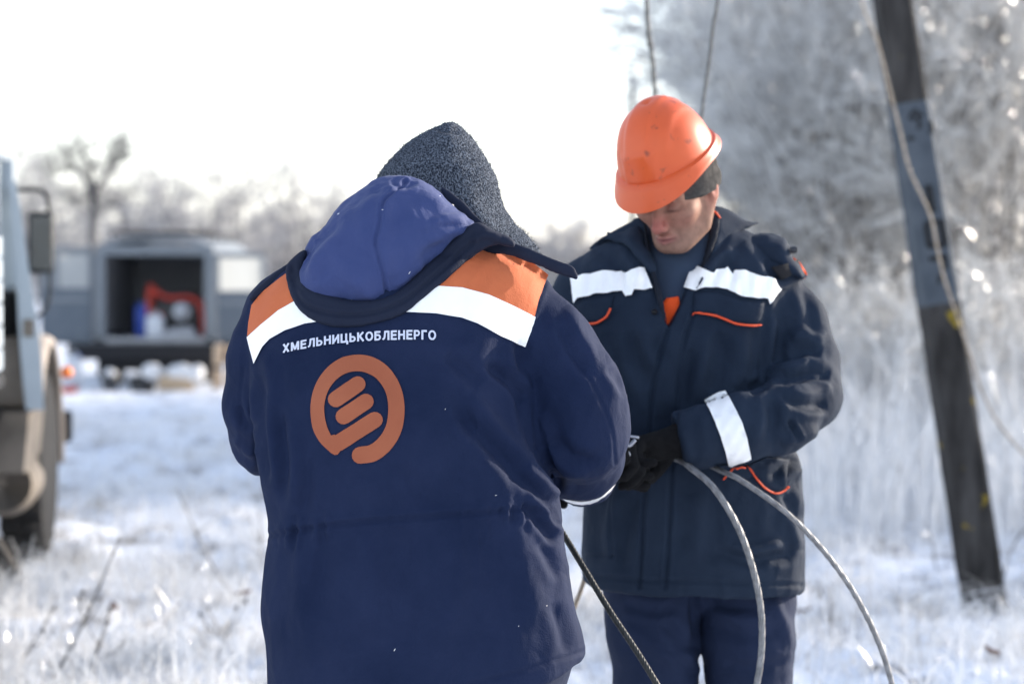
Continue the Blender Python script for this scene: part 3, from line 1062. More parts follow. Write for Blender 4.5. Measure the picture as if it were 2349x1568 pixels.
def flecks(bvh, n, x0_, x1_, y0_, y1_, seed):
    g_ = random.Random(seed)
    prt = []
    for i in range(n):
        c_ = cast(bvh, g_.uniform(x0_, x1_), g_.uniform(y0_, y1_))
        if c_ is None:
            continue
        o_, n_ = c_
        a_ = np.cross(n_, [0.3, 0.2, 1.0]); a_ /= np.linalg.norm(a_)
        b_ = np.cross(n_, a_)
        w_, l_ = g_.uniform(0.0003, 0.0005), g_.uniform(0.0008, 0.0028)
        t_ = g_.uniform(0, 6.28)
        u_ = a_ * math.cos(t_) + b_ * math.sin(t_); v_ = -a_ * math.sin(t_) + b_ * math.cos(t_)
        q_ = [o_ + n_ * 0.0006 + u_ * l_ * i_ + v_ * w_ * j_ for i_, j_ in ((-1, -1), (1, -1), (1, 1), (-1, 1))] + [o_ + n_ * 0.0018]
        prt.append((np.array(q_), [[0, 1, 4], [1, 2, 4], [2, 3, 4], [3, 0, 4]]))
    return join(prt)
stuff(put('snow_flecks', flecks(ab, 7, 560, 1420, 700, 1560, 4), M['reflective'], aj))

# hood hanging down the back
dome = [(690, 640), (692, 600), (708, 550), (738, 522), (766, 488), (800, 450), (850, 415), (900, 402), (960, 412), (1000, 432), (1040, 468), (1072, 498), (1090, 516),
        (1052, 548), (1002, 594), (944, 655), (892, 690), (840, 704), (788, 702), (730, 684), (702, 664)]
DV, DQ = pillow(dome, lambda x, y: 4.150 - 0.00022 * (y - 560), 0.085, 130, 0.006, back=0.10, fine=1, power=2.0)
DV = rumple(DV, DQ, 0.005, 9, 41)
DV = rumple(DV, DQ, 0.0022, 24, 43)
DV = rumple(DV, DQ, 0.0012, 40, 44, (1, 1, 0.6), True)
DV = fold(DV, DQ, [([(930, 415), (902, 440), (880, 468), (872, 515), (862, 552), (868, 585), (880, 630), (889, 690)], 4.0, -0.0045, 's'),
                   ([(902, 440), (885, 490), (884, 560), (895, 640)], 18, 0.007), ([(860, 440), (845, 500), (835, 570)], 26, 0.006),
                   ([(690, 620), (720, 560), (760, 520), (772, 492)], 14, -0.008), ([(712, 640), (730, 590), (775, 545)], 16, 0.006),
                   ([(735, 560), (745, 600), (728, 650)], 12, -0.004), ([(1085, 512), (1040, 516), (1005, 515)], 9, -0.005), ([(1070, 500), (1030, 500), (990, 508)], 10, 0.004),
                   ([(1075, 525), (1030, 545), (980, 552)], 12, 0.004), ([(1060, 532), (1010, 562), (960, 605)], 14, -0.005),
                   ([(940, 420), (985, 445), (1020, 480)], 14, 0.004), ([(900, 408), (915, 425), (958, 420)], 8, -0.006), ([(880, 425), (840, 445), (800, 475)], 12, -0.005),
                   ([(900, 560), (940, 590), (960, 630)], 22, 0.004), ([(760, 600), (775, 650), (800, 690)], 18, -0.005), ([(820, 640), (840, 670), (880, 690)], 16, 0.004)])
hood = link('hood', mesh_from(DV, DQ, 'hood'), M['skylit_hood'], pa)
stuff(put('snow_flecks', flecks(bvh_of(DV, DQ), 10, 690, 1090, 410, 700, 5), M['reflective'], hood))
trim = [(655, 612), (662, 655), (676, 695), (702, 724), (745, 741), (805, 748), (872, 738), (932, 717), (1000, 662), (1050, 614), (1098, 576), (1140, 560), (1180, 566), (1172, 546), (1130, 528), (1092, 512),
        (1052, 540), (1002, 584), (944, 645), (892, 678), (840, 690), (788, 688), (730, 668), (702, 640), (694, 600), (700, 570), (676, 588)]
def on_back(x, y, lift=0.004, other=4.13):
    h_ = cast(ab, x, y)
    return min(other, float((h_[0] - CAM) @ FWD) - lift) if h_ is not None else other
TV, TQ = pillow(trim, on_back, 0.009, 10, 0.004, back=0.03, fine=1)
TV = rumple(TV, TQ, 0.003, 14, 45)
TV = fold(TV, TQ, [([(664, 630), (690, 690), (740, 715), (810, 722), (880, 710), (940, 680), (1010, 622), (1085, 556)], 5, -0.003, 's'), ([(668, 600), (676, 640), (690, 670)], 6, -0.004), ([(1080, 555), (1110, 540), (1150, 545)], 8, 0.005)])
link('hood_trim', mesh_from(TV, TQ, 'hood_trim'), M['navy_dark'], hood)

# collar flap standing beyond the shoulders
cf = [(1010, 428), (1050, 452), (1100, 500), (1160, 548), (1230, 578), (1288, 603), (1312, 612), (1325, 640), (1306, 634), (1262, 620), (1215, 600), (1165, 584), (1110, 580), (1070, 545), (1030, 490)]
CV, CQ = pillow(cf, lambda x, y: 4.185 - 0.00012 * (x - 1100), 0.006, 6, 0.004, fine=1)
link('collar', mesh_from(rumple(CV, CQ, 0.003, 16, 51), CQ, 'collar'), M['navy_dark'], pa)
cf = [(574, 690), (577, 676), (600, 652), (640, 616), (680, 590), (705, 580), (705, 612), (668, 636), (632, 652), (598, 676)]
CV, CQ = pillow(cf, 4.19, 0.009, 7, 0.004, fine=1)
link('collar', mesh_from(rumple(CV, CQ, 0.003, 16, 53), CQ, 'collar'), M['navy_dark'], pa)

# head and hat
ah = P(1040, 470, 4.36)
link('body', build_head(ah, head_frame(180 + 25, 32, 0), [P(985, 560, 4.29), P(975, 640, 4.25)]), M['skin'], pa)
hat = [(862, 430), (870, 402), (895, 368), (925, 338), (962, 310), (1000, 289), (1028, 281), (1052, 287), (1084, 318), (1112, 360), (1133, 398), (1146, 445), (1160, 478), (1198, 526), (1234, 574), (1225, 600), (1150, 610), (1050, 590), (950, 540), (890, 480)]
HV, HQ = pillow(hat, lambda x, y: 4.345 + 0.0002 * max(0, x - 1120), 0.105, 135, 0.006, back=0.12, fine=1)
HV = fold(HV, HQ, [([(1000, 289), (1030, 300), (1058, 296)], 9, -0.006), ([(985, 310), (1030, 318), (1085, 330)], 16, 0.004), ([(1100, 420), (1140, 480), (1200, 545)], 22, -0.006)])
HV = rumple(HV, HQ, 0.003, 12, 61)
HV = rumple(HV, HQ, 0.0009, 190, 63)
kh = link('knit_hat', mesh_from(HV, HQ, 'knit_hat'), M['knit'], pa)
hn = normals(HV, HQ)
pick = rng.choice(len(HV), 16000)
fz = HV[pick] + rng.normal(0, 0.0015, (16000, 3))
dirn = hn[pick] + rng.normal(0, 0.8, (16000, 3))
dirn /= np.linalg.norm(dirn, axis=1)[:, None]
sd_ = np.cross(dirn, rng.normal(0, 1, (16000, 3))); sd_ /= np.linalg.norm(sd_, axis=1)[:, None]
ln_ = rng.uniform(0.002, 0.0055, 16000)[:, None]
FVz = np.stack([fz - sd_ * 0.0004, fz + sd_ * 0.0004, fz + dirn * ln_ + sd_ * 0.0002, fz + dirn * ln_ - sd_ * 0.0002], 1).reshape(-1, 3)
stuff(link('wool_fuzz', mesh_from(FVz, np.arange(64000).reshape(-1, 4), 'wool_fuzz'), M['knit'], kh))

# cuff stripe on the right forearm, gloves, trousers, boots
def sleeve_band(c, r0, r1, off, width=0.05, n=28, m=4):
    """band round a sleeve: centre line points c[0]..c[1]"""
    a, b = np.asarray(c[0], float), np.asarray(c[1], float)
    d = (b - a) / np.linalg.norm(b - a)
    return lathe([(r0 + off, 0), (r0 + off * 1.6, 0.004), (r1 + off * 1.6, np.linalg.norm(b - a) - 0.004), (r1 + off, np.linalg.norm(b - a))], a, d, n)
put('cuff_stripe', sleeve_band((RS[4] + (RS[5] - RS[4]) * 0.50, RS[4] + (RS[5] - RS[4]) * 0.92), 0.0730, 0.0680, 0.002), M['silver'], aj)
put('cuff_stripe', sleeve_band((LS[4] + (LS[5] - LS[4]) * 0.42, LS[4] + (LS[5] - LS[4]) * 0.75), 0.0640, 0.0620, 0.002), M['silver'], aj)
for W_, D_, s in ((RS[-1], RS[-1] - RS[-2], 1), (LS[-1], LS[-1] - LS[-2], -1)):
    put('glove', hand(W_, D_, (0, 0.2, -1), s, (40, 55, 35)), M['glove'], pa)

f = Field((-0.52, 3.92, 0.18), (0.22, 4.42, 0.92), 0.009)
hipL, hipR = P(800, 1500, 4.17), P(1130, 1500, 4.17)
f.add(f.chain([hipL + [0, 0, 0.04], hipR + [0, 0, 0.04]], (0.15, 0.15), sq=(1, 1.05, 1)), 0.02)
for hp, fx in ((hipL, -0.30), (hipR, -0.03)):
    f.add(f.chain([hp + [0, 0, 0.0], (fx + (0.0), 4.19, 0.50), (fx, 4.17, 0.20)], (0.132, 0.098, 0.082)), 0.03)
TVt, TQt = f.mesh(3)
TVt = rumple(TVt, TQt, 0.006, 9, 71, (1, 1, 1.6))
link('trousers', mesh_from(TVt, TQt, 'trousers'), M['trouser'], pa)
for fx in (-0.30, -0.03):
    put('boot', boot((fx, 4.13, 0.0), (0.1 if fx > -0.1 else -0.1, 1, 0)), M['boot'], pa)

# ================================================================== person facing us, orange helmet
B_LOC = tuple(np.array([P(1590, 1000, 4.98)[0], 4.98, 0.0]))
pb = thing('person', 'person facing us in orange hard hat, head bowed over the cables in gloved hands', 'person', B_LOC)

B_ROWS = [(500, 1500, 1650, 5.03, 0.06), (525, 1440, 1705, 5.02, 0.09), (550, 1385, 1762, 5.01, 0.11), (580, 1340, 1800, 5.0, 0.125), (620, 1308, 1822, 4.99, 0.138),
          (680, 1292, 1812, 4.98, 0.150), (760, 1300, 1790, 4.97, 0.158), (900, 1318, 1795, 4.97, 0.163), (1000, 1328, 1815, 4.97, 0.165),
          (1060, 1333, 1836, 4.97, 0.167), (1150, 1335, 1841, 4.97, 0.168), (1260, 1335, 1842, 4.97, 0.169), (1375, 1335, 1842, 4.97, 0.169)]
f = Field((-0.02, 4.60, 0.74), (0.80, 5.24, 1.66), 0.0075)
f.add(f.column(rows_px(B_ROWS), 2.4), 0)
# left arm (picture right): shoulder, elbow out to the side, forearm across the belly
BS = [P(1778, 655, 4.99), P(1815, 740, 4.97), P(1838, 830, 4.94), P(1842, 905, 4.88), P(1790, 960, 4.79), P(1690, 985, 4.745), P(1600, 1003, 4.73), P(1553, 1008, 4.725)]
f.add(f.chain(BS, (0.062, 0.072, 0.076, 0.077, 0.073, 0.068, 0.060, 0.056), 0.03), 0.014)
# right arm (picture left), behind the other person's sleeve
BR = [P(1340, 660, 4.99), P(1305, 760, 4.97), P(1285, 860, 4.94), P(1285, 930, 4.88), P(1320, 985, 4.79), P(1370, 1005, 4.73)]
f.add(f.chain(BR, (0.062, 0.070, 0.072, 0.073, 0.066, 0.056), 0.03), 0.014)
# open collar: the V shows the shirt
vneck = [(1478, 440), (1480, 520), (1487, 590), (1502, 650), (1516, 710), (1531, 756), (1548, 715), (1572, 664), (1606, 610), (1630, 560), (1642, 500), (1640, 440)]
X2, Z2 = np.meshgrid(f.ax[0], f.ax[2], indexing='ij')
vx, vy, _ = proj(np.stack([X2.ravel(), np.full(X2.size, 4.85), Z2.ravel()], 1))
sdv = poly_sdist(vx, vy, np.array(vneck, float)).reshape(X2.shape) / (FPX / 4.85)
cutv = np.maximum((-sdv)[:, None, :], f.Y - 4.925)
f.D = smax(f.D, -cutv, 0.006).astype(np.float32)
bh = np.interp(f.ax[0], [P(1334, 1340, 4.97)[0], P(1470, 1345, 4.97)[0], P(1835, 1356, 4.97)[0]], [P(1334, 1334, 4.97)[2], P(1470, 1347, 4.97)[2], P(1835, 1357, 4.97)[2]])
f.D = smax(f.D, bh[:, None, None] - f.Z, 0.010).astype(np.float32)
for w, dr in ((BS[-1], np.array([-0.62, -0.08, -0.14])), (BR[-1], BR[-1] - BR[-2])):
    dr = dr / np.linalg.norm(dr)
    near = (f.X - w[0]) ** 2 + (f.Y - w[1]) ** 2 + (f.Z - w[2]) ** 2 < 0.105 ** 2
    cutp = (f.X - w[0]) * dr[0] + (f.Y - w[1]) * dr[1] + (f.Z - w[2]) * dr[2]
    f.D = np.where(near & (f.Y < 4.80), np.maximum(f.D, cutp), f.D).astype(np.float32)
V, Q = f.mesh(3, 1)
V = rumple(V, Q, 0.0045, 8.0, 121, (1.3, 1.0, 0.8))
V = rumple(V, Q, 0.0016, 26.0, 131, (1.5, 1.0, 0.8))
V = rumple(V, Q, 0.0010, 12.0, 133, (1.3, 1.0, 0.8), True)
B_FOLDS = [
    ([(1530, 756), (1510, 830), (1493, 920), (1485, 1064), (1475, 1181), (1467, 1344)], 5, -0.006, 's'),
    ([(1590, 720), (1566, 797), (1554, 932), (1540, 1087), (1535, 1204), (1526, 1345)], 5, -0.0055, 's'),
    ([(1550, 760), (1530, 860), (1520, 960)], 18, 0.006),
    ([(1590, 800), (1575, 880), (1570, 950)], 14, -0.005),
    ([(1760, 700), (1752, 780), (1748, 860)], 7, -0.005, 's'),
    ([(1775, 720), (1762, 800), (1768, 870)], 16, 0.007),
    ([(1820, 860), (1770, 870), (1720, 900)], 12, -0.010), ([(1855, 835), (1800, 850), (1745, 880)], 13, 0.009),
    ([(1905, 860), (1850, 855), (1800, 880)], 13, -0.009), ([(1910, 890), (1860, 895), (1800, 910)], 15, 0.008),
    ([(1900, 930), (1850, 930), (1790, 905)], 11, -0.008), ([(1885, 810), (1850, 800), (1812, 820)], 14, -0.006),
    ([(1890, 780), (1850, 768), (1815, 775)], 16, 0.006), ([(1840, 640), (1860, 720), (1872, 790)], 14, -0.005),
    ([(1808, 960), (1822, 985), (1828, 1010)], 6, -0.006), ([(1880, 985), (1840, 1000), (1790, 1015)], 14, 0.006),
    ([(1765, 915), (1775, 960), (1760, 1010)], 14, -0.005), ([(1735, 900), (1745, 950), (1735, 1030)], 16, 0.004),
    ([(1600, 930), (1590, 980), (1605, 1060)], 14, -0.003), ([(1650, 760), (1660, 830), (1640, 900)], 22, -0.005), ([(1700, 760), (1705, 840), (1690, 890)], 22, 0.005),
    ([(1620, 760), (1610, 840), (1600, 920)], 18, 0.005), ([(1400, 760), (1415, 850), (1440, 950)], 18, -0.005), ([(1440, 760), (1460, 830), (1490, 890)], 20, -0.006),
    ([(1470, 740), (1480, 800), (1500, 850)], 16, 0.005), ([(1375, 800), (1380, 900), (1400, 980)], 18, 0.005),
    ([(1430, 1110), (1400, 1180), (1380, 1260)], 18, 0.006), ([(1460, 1130), (1435, 1220), (1420, 1310)], 16, -0.005), ([(1390, 1110), (1385, 1200), (1370, 1290)], 16, -0.004),
    ([(1408, 1080), (1405, 1180), (1404, 1275)], 4, -0.003, 's'), ([(1340, 1272), (1375, 1272), (1404, 1274)], 4, -0.003, 's'),
    ([(1590, 1130), (1600, 1200), (1590, 1290)], 20, 0.005), ([(1640, 1260), (1720, 1285), (1800, 1262)], 14, -0.007), ([(1680, 1245), (1740, 1262), (1800, 1240)], 14, 0.006),
    ([(1790, 1170), (1815, 1210), (1830, 1260)], 14, 0.007), ([(1800, 1130), (1822, 1170), (1838, 1200)], 12, -0.007), ([(1820, 1250), (1805, 1275), (1770, 1285)], 12, -0.006),
    ([(1770, 1100), (1790, 1070), (1830, 1050)], 12, -0.008), ([(1790, 1110), (1815, 1085), (1838, 1080)], 12, 0.007), ([(1334, 1318), (1470, 1330), (1600, 1333), (1838, 1342)], 5, -0.003, 's'),
    ([(1360, 570), (1420, 600), (1440, 640)], 16, -0.005), ([(1420, 580), (1450, 620), (1470, 660)], 14, 0.005), ([(1650, 590), (1680, 620), (1690, 650)], 14, -0.005),
    ([(1700, 560), (1730, 600), (1745, 640)], 16, 0.006), ([(1610, 640), (1640, 600), (1680, 570)], 12, 0.006), ([(1760, 590), (1775, 625), (1800, 650)], 12, -0.006),
]
V = fold(V, Q, B_FOLDS, 1.5)
bj = link('jacket', mesh_from(V, Q, 'jacket'), M['teal_navy'], pb)
bb = bvh_of(V, Q)

# crew-neck shirt inside the collar
f2 = Field((0.22, 4.80, 1.20), (0.62, 5.12, 1.66), 0.006)
shirt = f2.column(rows_px([(505, 1500, 1640, 4.985, 0.055), (545, 1470, 1668, 4.985, 0.095), (600, 1440, 1700, 4.985, 0.115), (700, 1440, 1700, 4.975, 0.118), (790, 1440, 1700, 4.97, 0.115)]), 2.3)
f2.add(shirt, 0)
f2.add(f2.chain([P(1560, 520, 4.975), P(1580, 590, 4.985)], (0.066, 0.075)), 0.03)
f2.D = smax(f2.D, -f2.chain([P(1553, 470, 4.95), P(1556, 540, 4.96)], (0.060, 0.050)), 0.004).astype(np.float32)
SV, SQ = f2.mesh(2, 1)
SV = rumple(SV, SQ, 0.003, 14, 141)
link('shirt', mesh_from(SV, SQ, 'shirt'), M['shirt'], pb)
sb = bvh_of(SV, SQ)
put('bib', patch([(1517, 700), (1530, 684), (1556, 680), (1560, 700), (1540, 740), (1531, 762), (1524, 745)], sb, 0.004, 8, thick=0.002), M['bright_orange'], pb)
put('bib_strap', patch([(1499, 632), (1508, 650), (1516, 675), (1510, 695), (1503, 680)], sb, 0.004, 8, thick=0.002), M['bright_orange'], pb)

# collar wings and facings
def flap(name, outline, surf, off, bulge, mat, parent, bw=16, step=8, thick=0.004, smooth=False, wave=None):
    return put(name, patch(outline, surf, off, step, smooth, bulge, bw, thick, wave), mat, parent)
CVl = [(1360, 562), (1380, 545), (1420, 522), (1462, 500), (1474, 520), (1484, 566), (1494, 610), (1505, 648), (1494, 636), (1470, 606), (1444, 578), (1428, 562), (1400, 556)]
flap('collar', CVl, bb, 0.008, 0.010, M['teal_navy'], bj, wave=lambda x, y: 0.004 * math.sin(x * 0.09 + y * 0.05))
CVr = [(1637, 472), (1662, 474), (1690, 488), (1722, 503), (1755, 507), (1738, 519), (1706, 530), (1672, 552), (1646, 585), (1622, 622), (1600, 652), (1586, 660), (1604, 622), (1626, 575), (1638, 530), (1640, 495)]
def shell(outline, depth, H, W, mat, name, parent, seed=3, amp=0.003, hh=0.005):
    sv, sq = pillow(outline, depth, H, W, hh, fine=1, smooth_outline=True)
    return link(name, mesh_from(rumple(sv, sq, amp, 18, seed), sq, name), mat, parent)
shell(CVr, lambda x, y: 4.90 + 0.00065 * (x - 1640) - 0.00050 * (y - 560), 0.012, 9, M['teal_navy'], 'collar', bj, 151)
shell([(1466, 497), (1440, 512), (1400, 533), (1364, 556), (1345, 575), (1372, 572), (1420, 562), (1455, 560), (1480, 560), (1482, 520)], lambda x, y: 4.93 + 0.0006 * (1470 - x), 0.012, 9, M['teal_navy'], 'collar', bj, 152)
# stand-up lining on the right of the neck and its piping
shell([(1628, 480), (1646, 478), (1654, 500), (1648, 540), (1630, 590), (1610, 628), (1594, 648), (1600, 624), (1612, 585), (1626, 535)], lambda x, y: 4.905 - 0.0004 * (y - 500), 0.009, 8, M['teal_dark'], 'collar_lining', bj, 153)
shell([(1478, 510), (1488, 520), (1496, 580), (1508, 640), (1522, 700), (1528, 745), (1512, 712), (1498, 660), (1484, 600)], lambda x, y: 4.915 - 0.0005 * (y - 500), 0.008, 7, M['teal_dark'], 'collar_lining', bj, 154)
put('piping', tube([P(1629, 483, 4.895), P(1642, 487, 4.897), P(1652, 500, 4.90)], 0.0022, 6), M['piping'], bj)
# hood rolled behind the left shoulder with its fastening
shell([(1705, 548), (1745, 534), (1775, 535), (1800, 545), (1812, 566), (1816, 590), (1835, 612), (1840, 640), (1800, 640), (1765, 615), (1730, 590), (1705, 560)], lambda x, y: 4.965 - 0.0003 * (y - 540), 0.045, 34, M['teal_navy'], 'hood', bj, 155, 0.006)
put('hood_toggle', lathe([(0.006, 0), (0.008, 0.004), (0.008, 0.012), (0.005, 0.016)], P(1812, 574, 4.93), (1, -0.2, 0.1), 10), M['button'], bj)
hb = bvh_of(*[np.vstack([V, np.array([tuple(q.co) for q in bpy.data.objects['hood.001'].data.vertices])]) if k == 0 else None for k in (0,)], Q) if False else None
flap('velcro_strip', [(1766, 618), (1818, 603), (1826, 618), (1776, 642)], bb, 0.016, 0.0, M['black_cloth'], bj, thick=0.004)
flap('shoulder_tab', [(1768, 640), (1840, 620), (1852, 634), (1800, 664), (1786, 668)], bb, 0.004, 0.004, M['teal_navy'], bj)
flap('shoulder_yoke', [(1818, 588), (1836, 602), (1852, 628), (1846, 640), (1832, 622)], bb, 0.003, 0.0, M['bright_orange'], bj, thick=0.002, step=6)

# reflective stripes across the chest (gathered cloth makes them wavy)
wav = lambda x, y: 0.0025 * math.sin(x * 0.16 + y * 0.05) + 0.0012 * math.sin(x * 0.31)
stl = [(1311, 640), (1330, 634), (1356, 630), (1372, 624), (1396, 623), (1418, 627), (1440, 626), (1452, 619), (1478, 616), (1486, 640), (1495, 662), (1480, 666), (1456, 664), (1450, 679), (1436, 680), (1428, 668), (1400, 672), (1372, 674), (1348, 680), (1330, 684), (1322, 697), (1314, 672)]
put('reflective_stripe', patch(stl, bb, 0.0075, 6, wave=wav), M['reflective'], bj)
str_ = [(1596, 611), (1612, 617), (1634, 625), (1641, 617), (1660, 622), (1666, 619), (1680, 630), (1686, 621), (1712, 622), (1734, 630), (1760, 635), (1776, 650), (1789, 664), (1776, 680), (1764, 695), (1758, 686), (1734, 684), (1710, 682), (1690, 676), (1668, 664), (1640, 660), (1616, 660), (1596, 667), (1575, 662)]
put('reflective_stripe', patch(str_, bb, 0.0075, 6, wave=wav), M['reflective'], bj)
# pocket flaps with orange piping
def piped(outline, line, surf, off=0.003, w=2.4):
    flap('pocket_flap', outline, surf, off, 0.004, M['teal_navy'], bj, bw=8, step=9, thick=0.004)
    put('piping', patch(stroke(line, w), surf, off + 0.006, 6, thick=0.002), M['piping'], bj)
piped([(1592, 672), (1640, 668), (1700, 688), (1752, 694), (1742, 745), (1684, 743), (1633, 724), (1589, 717)], [(1590, 717), (1633, 724), (1660, 733), (1684, 743), (1712, 747), (1740, 746)], bb)
piped([(1322, 700), (1340, 690), (1408, 678), (1402, 710), (1393, 728), (1372, 742), (1330, 743)], [(1333, 742), (1360, 743), (1374, 741), (1393, 728), (1402, 710)], bb)
piped([(1640, 1064), (1690, 1062), (1711, 1066), (1760, 1046), (1808, 1052), (1804, 1110), (1795, 1124), (1776, 1131), (1753, 1120), (1729, 1092), (1705, 1100), (1660, 1098)], [(1660, 1098), (1680, 1074), (1695, 1064), (1711, 1066), (1729, 1092), (1753, 1120), (1776, 1131), (1795, 1124), (1804, 1110)], bb, w=2.0)
piped([(1340, 1060), (1390, 1060), (1392, 1110), (1378, 1124), (1350, 1126)], [(1350, 1126), (1378, 1124), (1370, 1108)], bb, w=2.0)
for x, y, m_ in ((1560, 665, 'stud'), (1501, 715, 'button')):
    c = cast(bb, x, y) or cast(sb, x, y)
    put('press_stud', lathe([(0.0065, 0), (0.0065, 0.003), (0.004, 0.005)], c[0] - FWD * 0.004, -FWD, 14), M[m_], bj)
# the near forearm's cuff band
band = [(1614, 916), (1640, 903), (1664, 896), (1680, 925), (1700, 965), (1714, 1005), (1722, 1050), (1700, 1058), (1672, 1070), (1664, 1035), (1650, 995), (1634, 955)]
put('cuff_stripe', patch(band, bb, 0.0045, 7, wave=lambda x, y: 0.0012 * math.sin(x * 0.2 + y * 0.13)), M['silver'], bj)

# head, hair, hat, helmet
HR = head_frame(33, 26, 0)
hpos = P(1507, 526, 4.80) - HR @ np.array([0, -0.112, -0.043])
link('body', build_head(hpos, HR, [P(1580, 560, 4.98), P(1585, 640, 5.0)]), M['skin'], pb)

f = Field((-0.115, -0.125, -0.07), (0.115, 0.145, 0.14), 0.0035)
f.add(f.ell((0, 0.016, 0.026), (0.084, 0.106, 0.094)), 0)
band_ = f.ell((0, 0.016, 0.006), (0.0875, 0.109, 0.080))
f.add(np.maximum(band_, f.Z - (0.020 - 0.10 * f.Y)), 0.003)
f.D = smax(f.D, (-0.012 - 0.16 * f.Y) - f.Z, 0.006).astype(np.float32)
KV, KQ = f.mesh(2)
KV = rumple(KV, KQ, 0.0012, 60, 171)
KV = (HR @ KV.T).T + hpos
link('beanie', mesh_from(KV, KQ, 'beanie'), M['beanie'], pb)

def helmet_mesh():
    """hard hat in its own frame: -Y front, rim in the xy sheet"""
    V, F = [], []
    nth, rows = 96, []
    prof = [(0.0, 1.0)] + [(math.sin(t) ** 0.94, math.cos(t)) for t in np.linspace(0.10, 1.28, 22)]
    prof += [(0.985, 0.20), (0.998, 0.13), (1.0, 0.085)]
    AX, AY, HZ = 0.113, 0.138, 0.152
    for r, z in prof:
        row = []
        for k in range(nth):
            th = 2 * math.pi * k / nth
            x, y = math.sin(th), -math.cos(th)           # th = 0 is the front
            sx = AX * r
            px_, py_ = x * sx, y * AY * r
            zz = z * HZ
            n = Vector((px_ / AX ** 2, py_ / AY ** 2, zz / HZ ** 2)).normalized()
            d = 0.0
            if r > 0.02:
                # raised crown spine, side shoulders and a flat panel above the peak
                d += 0.0048 * (1 / (1 + math.exp((abs(px_) - 0.030) / 0.0016))) * min(1, max(0, (zz - 0.045) / 0.02))
                d += 0.0036 * (1 / (1 + math.exp((abs(px_) - 0.072) / 0.0018))) * min(1, max(0, (zz - 0.055) / 0.02)) * (1 if py_ < 0.05 else 0)
                fr = 1 / (1 + math.exp((abs(px_) - 0.046) / 0.002)) / (1 + math.exp((zz - 0.078) / 0.002)) / (1 + math.exp((py_ + 0.02) / 0.01))
                d += 0.0042 * fr
            row.append(np.array([px_, py_, zz]) + d * np.array(n))
        rows.append(row)
    # rain gutter and rim: step out, lip, peak at the front
    for step, (ow, oz) in enumerate(((0.0035, 0.0115), (0.0090, 0.0095), (0.0105, 0.002), (0.0125, -0.006), (0.0150, -0.013), (0.0145, -0.017))):
        row = []
        for k in range(nth):
            th = 2 * math.pi * k / nth
            c, s = -math.cos(th), math.sin(th)
            front = max(0.0, math.cos(th)) ** 2.2
            backw = max(0.0, -math.cos(th)) ** 2
            e = step / 5.0
            w = ow + 0.034 * front * e + 0.010 * backw * e ** 1.5
            z = oz - 0.014 * front * e * e - 0.010 * front * e + 0.010 * backw * e - 0.004 * math.cos(2 * th) * e
            row.append(np.array([s * (AX + w), c * (AY + w), z]))
        rows.append(row)
    for row in rows:
        V += row
    for i in range(len(rows) - 1):
        for k in range(nth):
            k2 = (k + 1) % nth
            F.append([i * nth + k, i * nth + k2, (i + 1) * nth + k2, (i + 1) * nth + k])
    V = np.array(V)
    # inner skin
    n0 = len(V)
    N = normals(V, np.array(F))
    if (N[nth * 10:nth * 14] * V[nth * 10:nth * 14]).sum() < 0:
        N = -N
        F = [q[::-1] for q in F]
    V = np.vstack([V, V - N * 0.0030])
    F2 = F + [[a + n0 for a in q[::-1]] for q in F]
    last = (len(rows) - 1) * nth
    for k in range(nth):
        k2 = (k + 1) % nth
        a, b = last + k, last + k2
        F2.append([a, b, b + n0, a + n0])
    return V, F2
M['helmet'] = material('orange_shell', (0.60, 0.088, 0.020), 0.40, (0.70, 0.112, 0.028), 6, 3, 0.10, 60, 0.45, contrast=(0.3, 0.7), bump_dist=0.001)
nt = M['helmet'].node_tree   # scuffs
tc = nt.nodes.new('ShaderNodeTexCoord')
sc_ = nt.nodes.new('ShaderNodeTexNoise'); sc_.inputs['Scale'].default_value = 34; sc_.inputs['Detail'].default_value = 3
nt.links.new(tc.outputs['Object'], sc_.inputs['Vector'])
rp = nt.nodes.new('ShaderNodeValToRGB')
rp.color_ramp.elements[0].position = 0.63; rp.color_ramp.elements[0].color = (0, 0, 0, 1)
rp.color_ramp.elements[1].position = 0.73; rp.color_ramp.elements[1].color = (0.75, 0.75, 0.75, 1)
nt.links.new(sc_.outputs['Fac'], rp.inputs[0])
mx = nt.nodes.new('ShaderNodeMix'); mx.data_type = 'RGBA'
src = nt.nodes['Principled BSDF'].inputs['Base Color'].links[0].from_socket
nt.links.new(rp.outputs[0], mx.inputs['Factor'])
nt.links.new(src, mx.inputs['A'])
mx.inputs['B'].default_value = (0.20, 0.045, 0.025, 1)
nt.links.new(mx.outputs['Result'], nt.nodes['Principled BSDF'].inputs['Base Color'])
HHR = head_frame(32, 31, 5)
hv, hf = helmet_mesh()
hv = hv * np.array([0.885, 0.875, 0.87])
hv = (HHR @ hv.T).T + (P(1530, 366, 4.87))
flat_shade(put('helmet', (hv, hf), M['helmet'], pb), 50)

# gloved hands on the cables
HW = BS[-1] + np.array([0.012, 0.0, 0.0])
put('glove', hand(HW, (-0.80, -0.12, -0.18), (0.10, -0.55, -0.80), -1, (48, 62, 45), 1.06), M['glove'], pb)
put('glove', hand(BR[-1], (0.55, -0.45, -0.15), (-0.1, -0.4, -0.9), 1, (50, 60, 40), 1.0), M['glove'], pb)

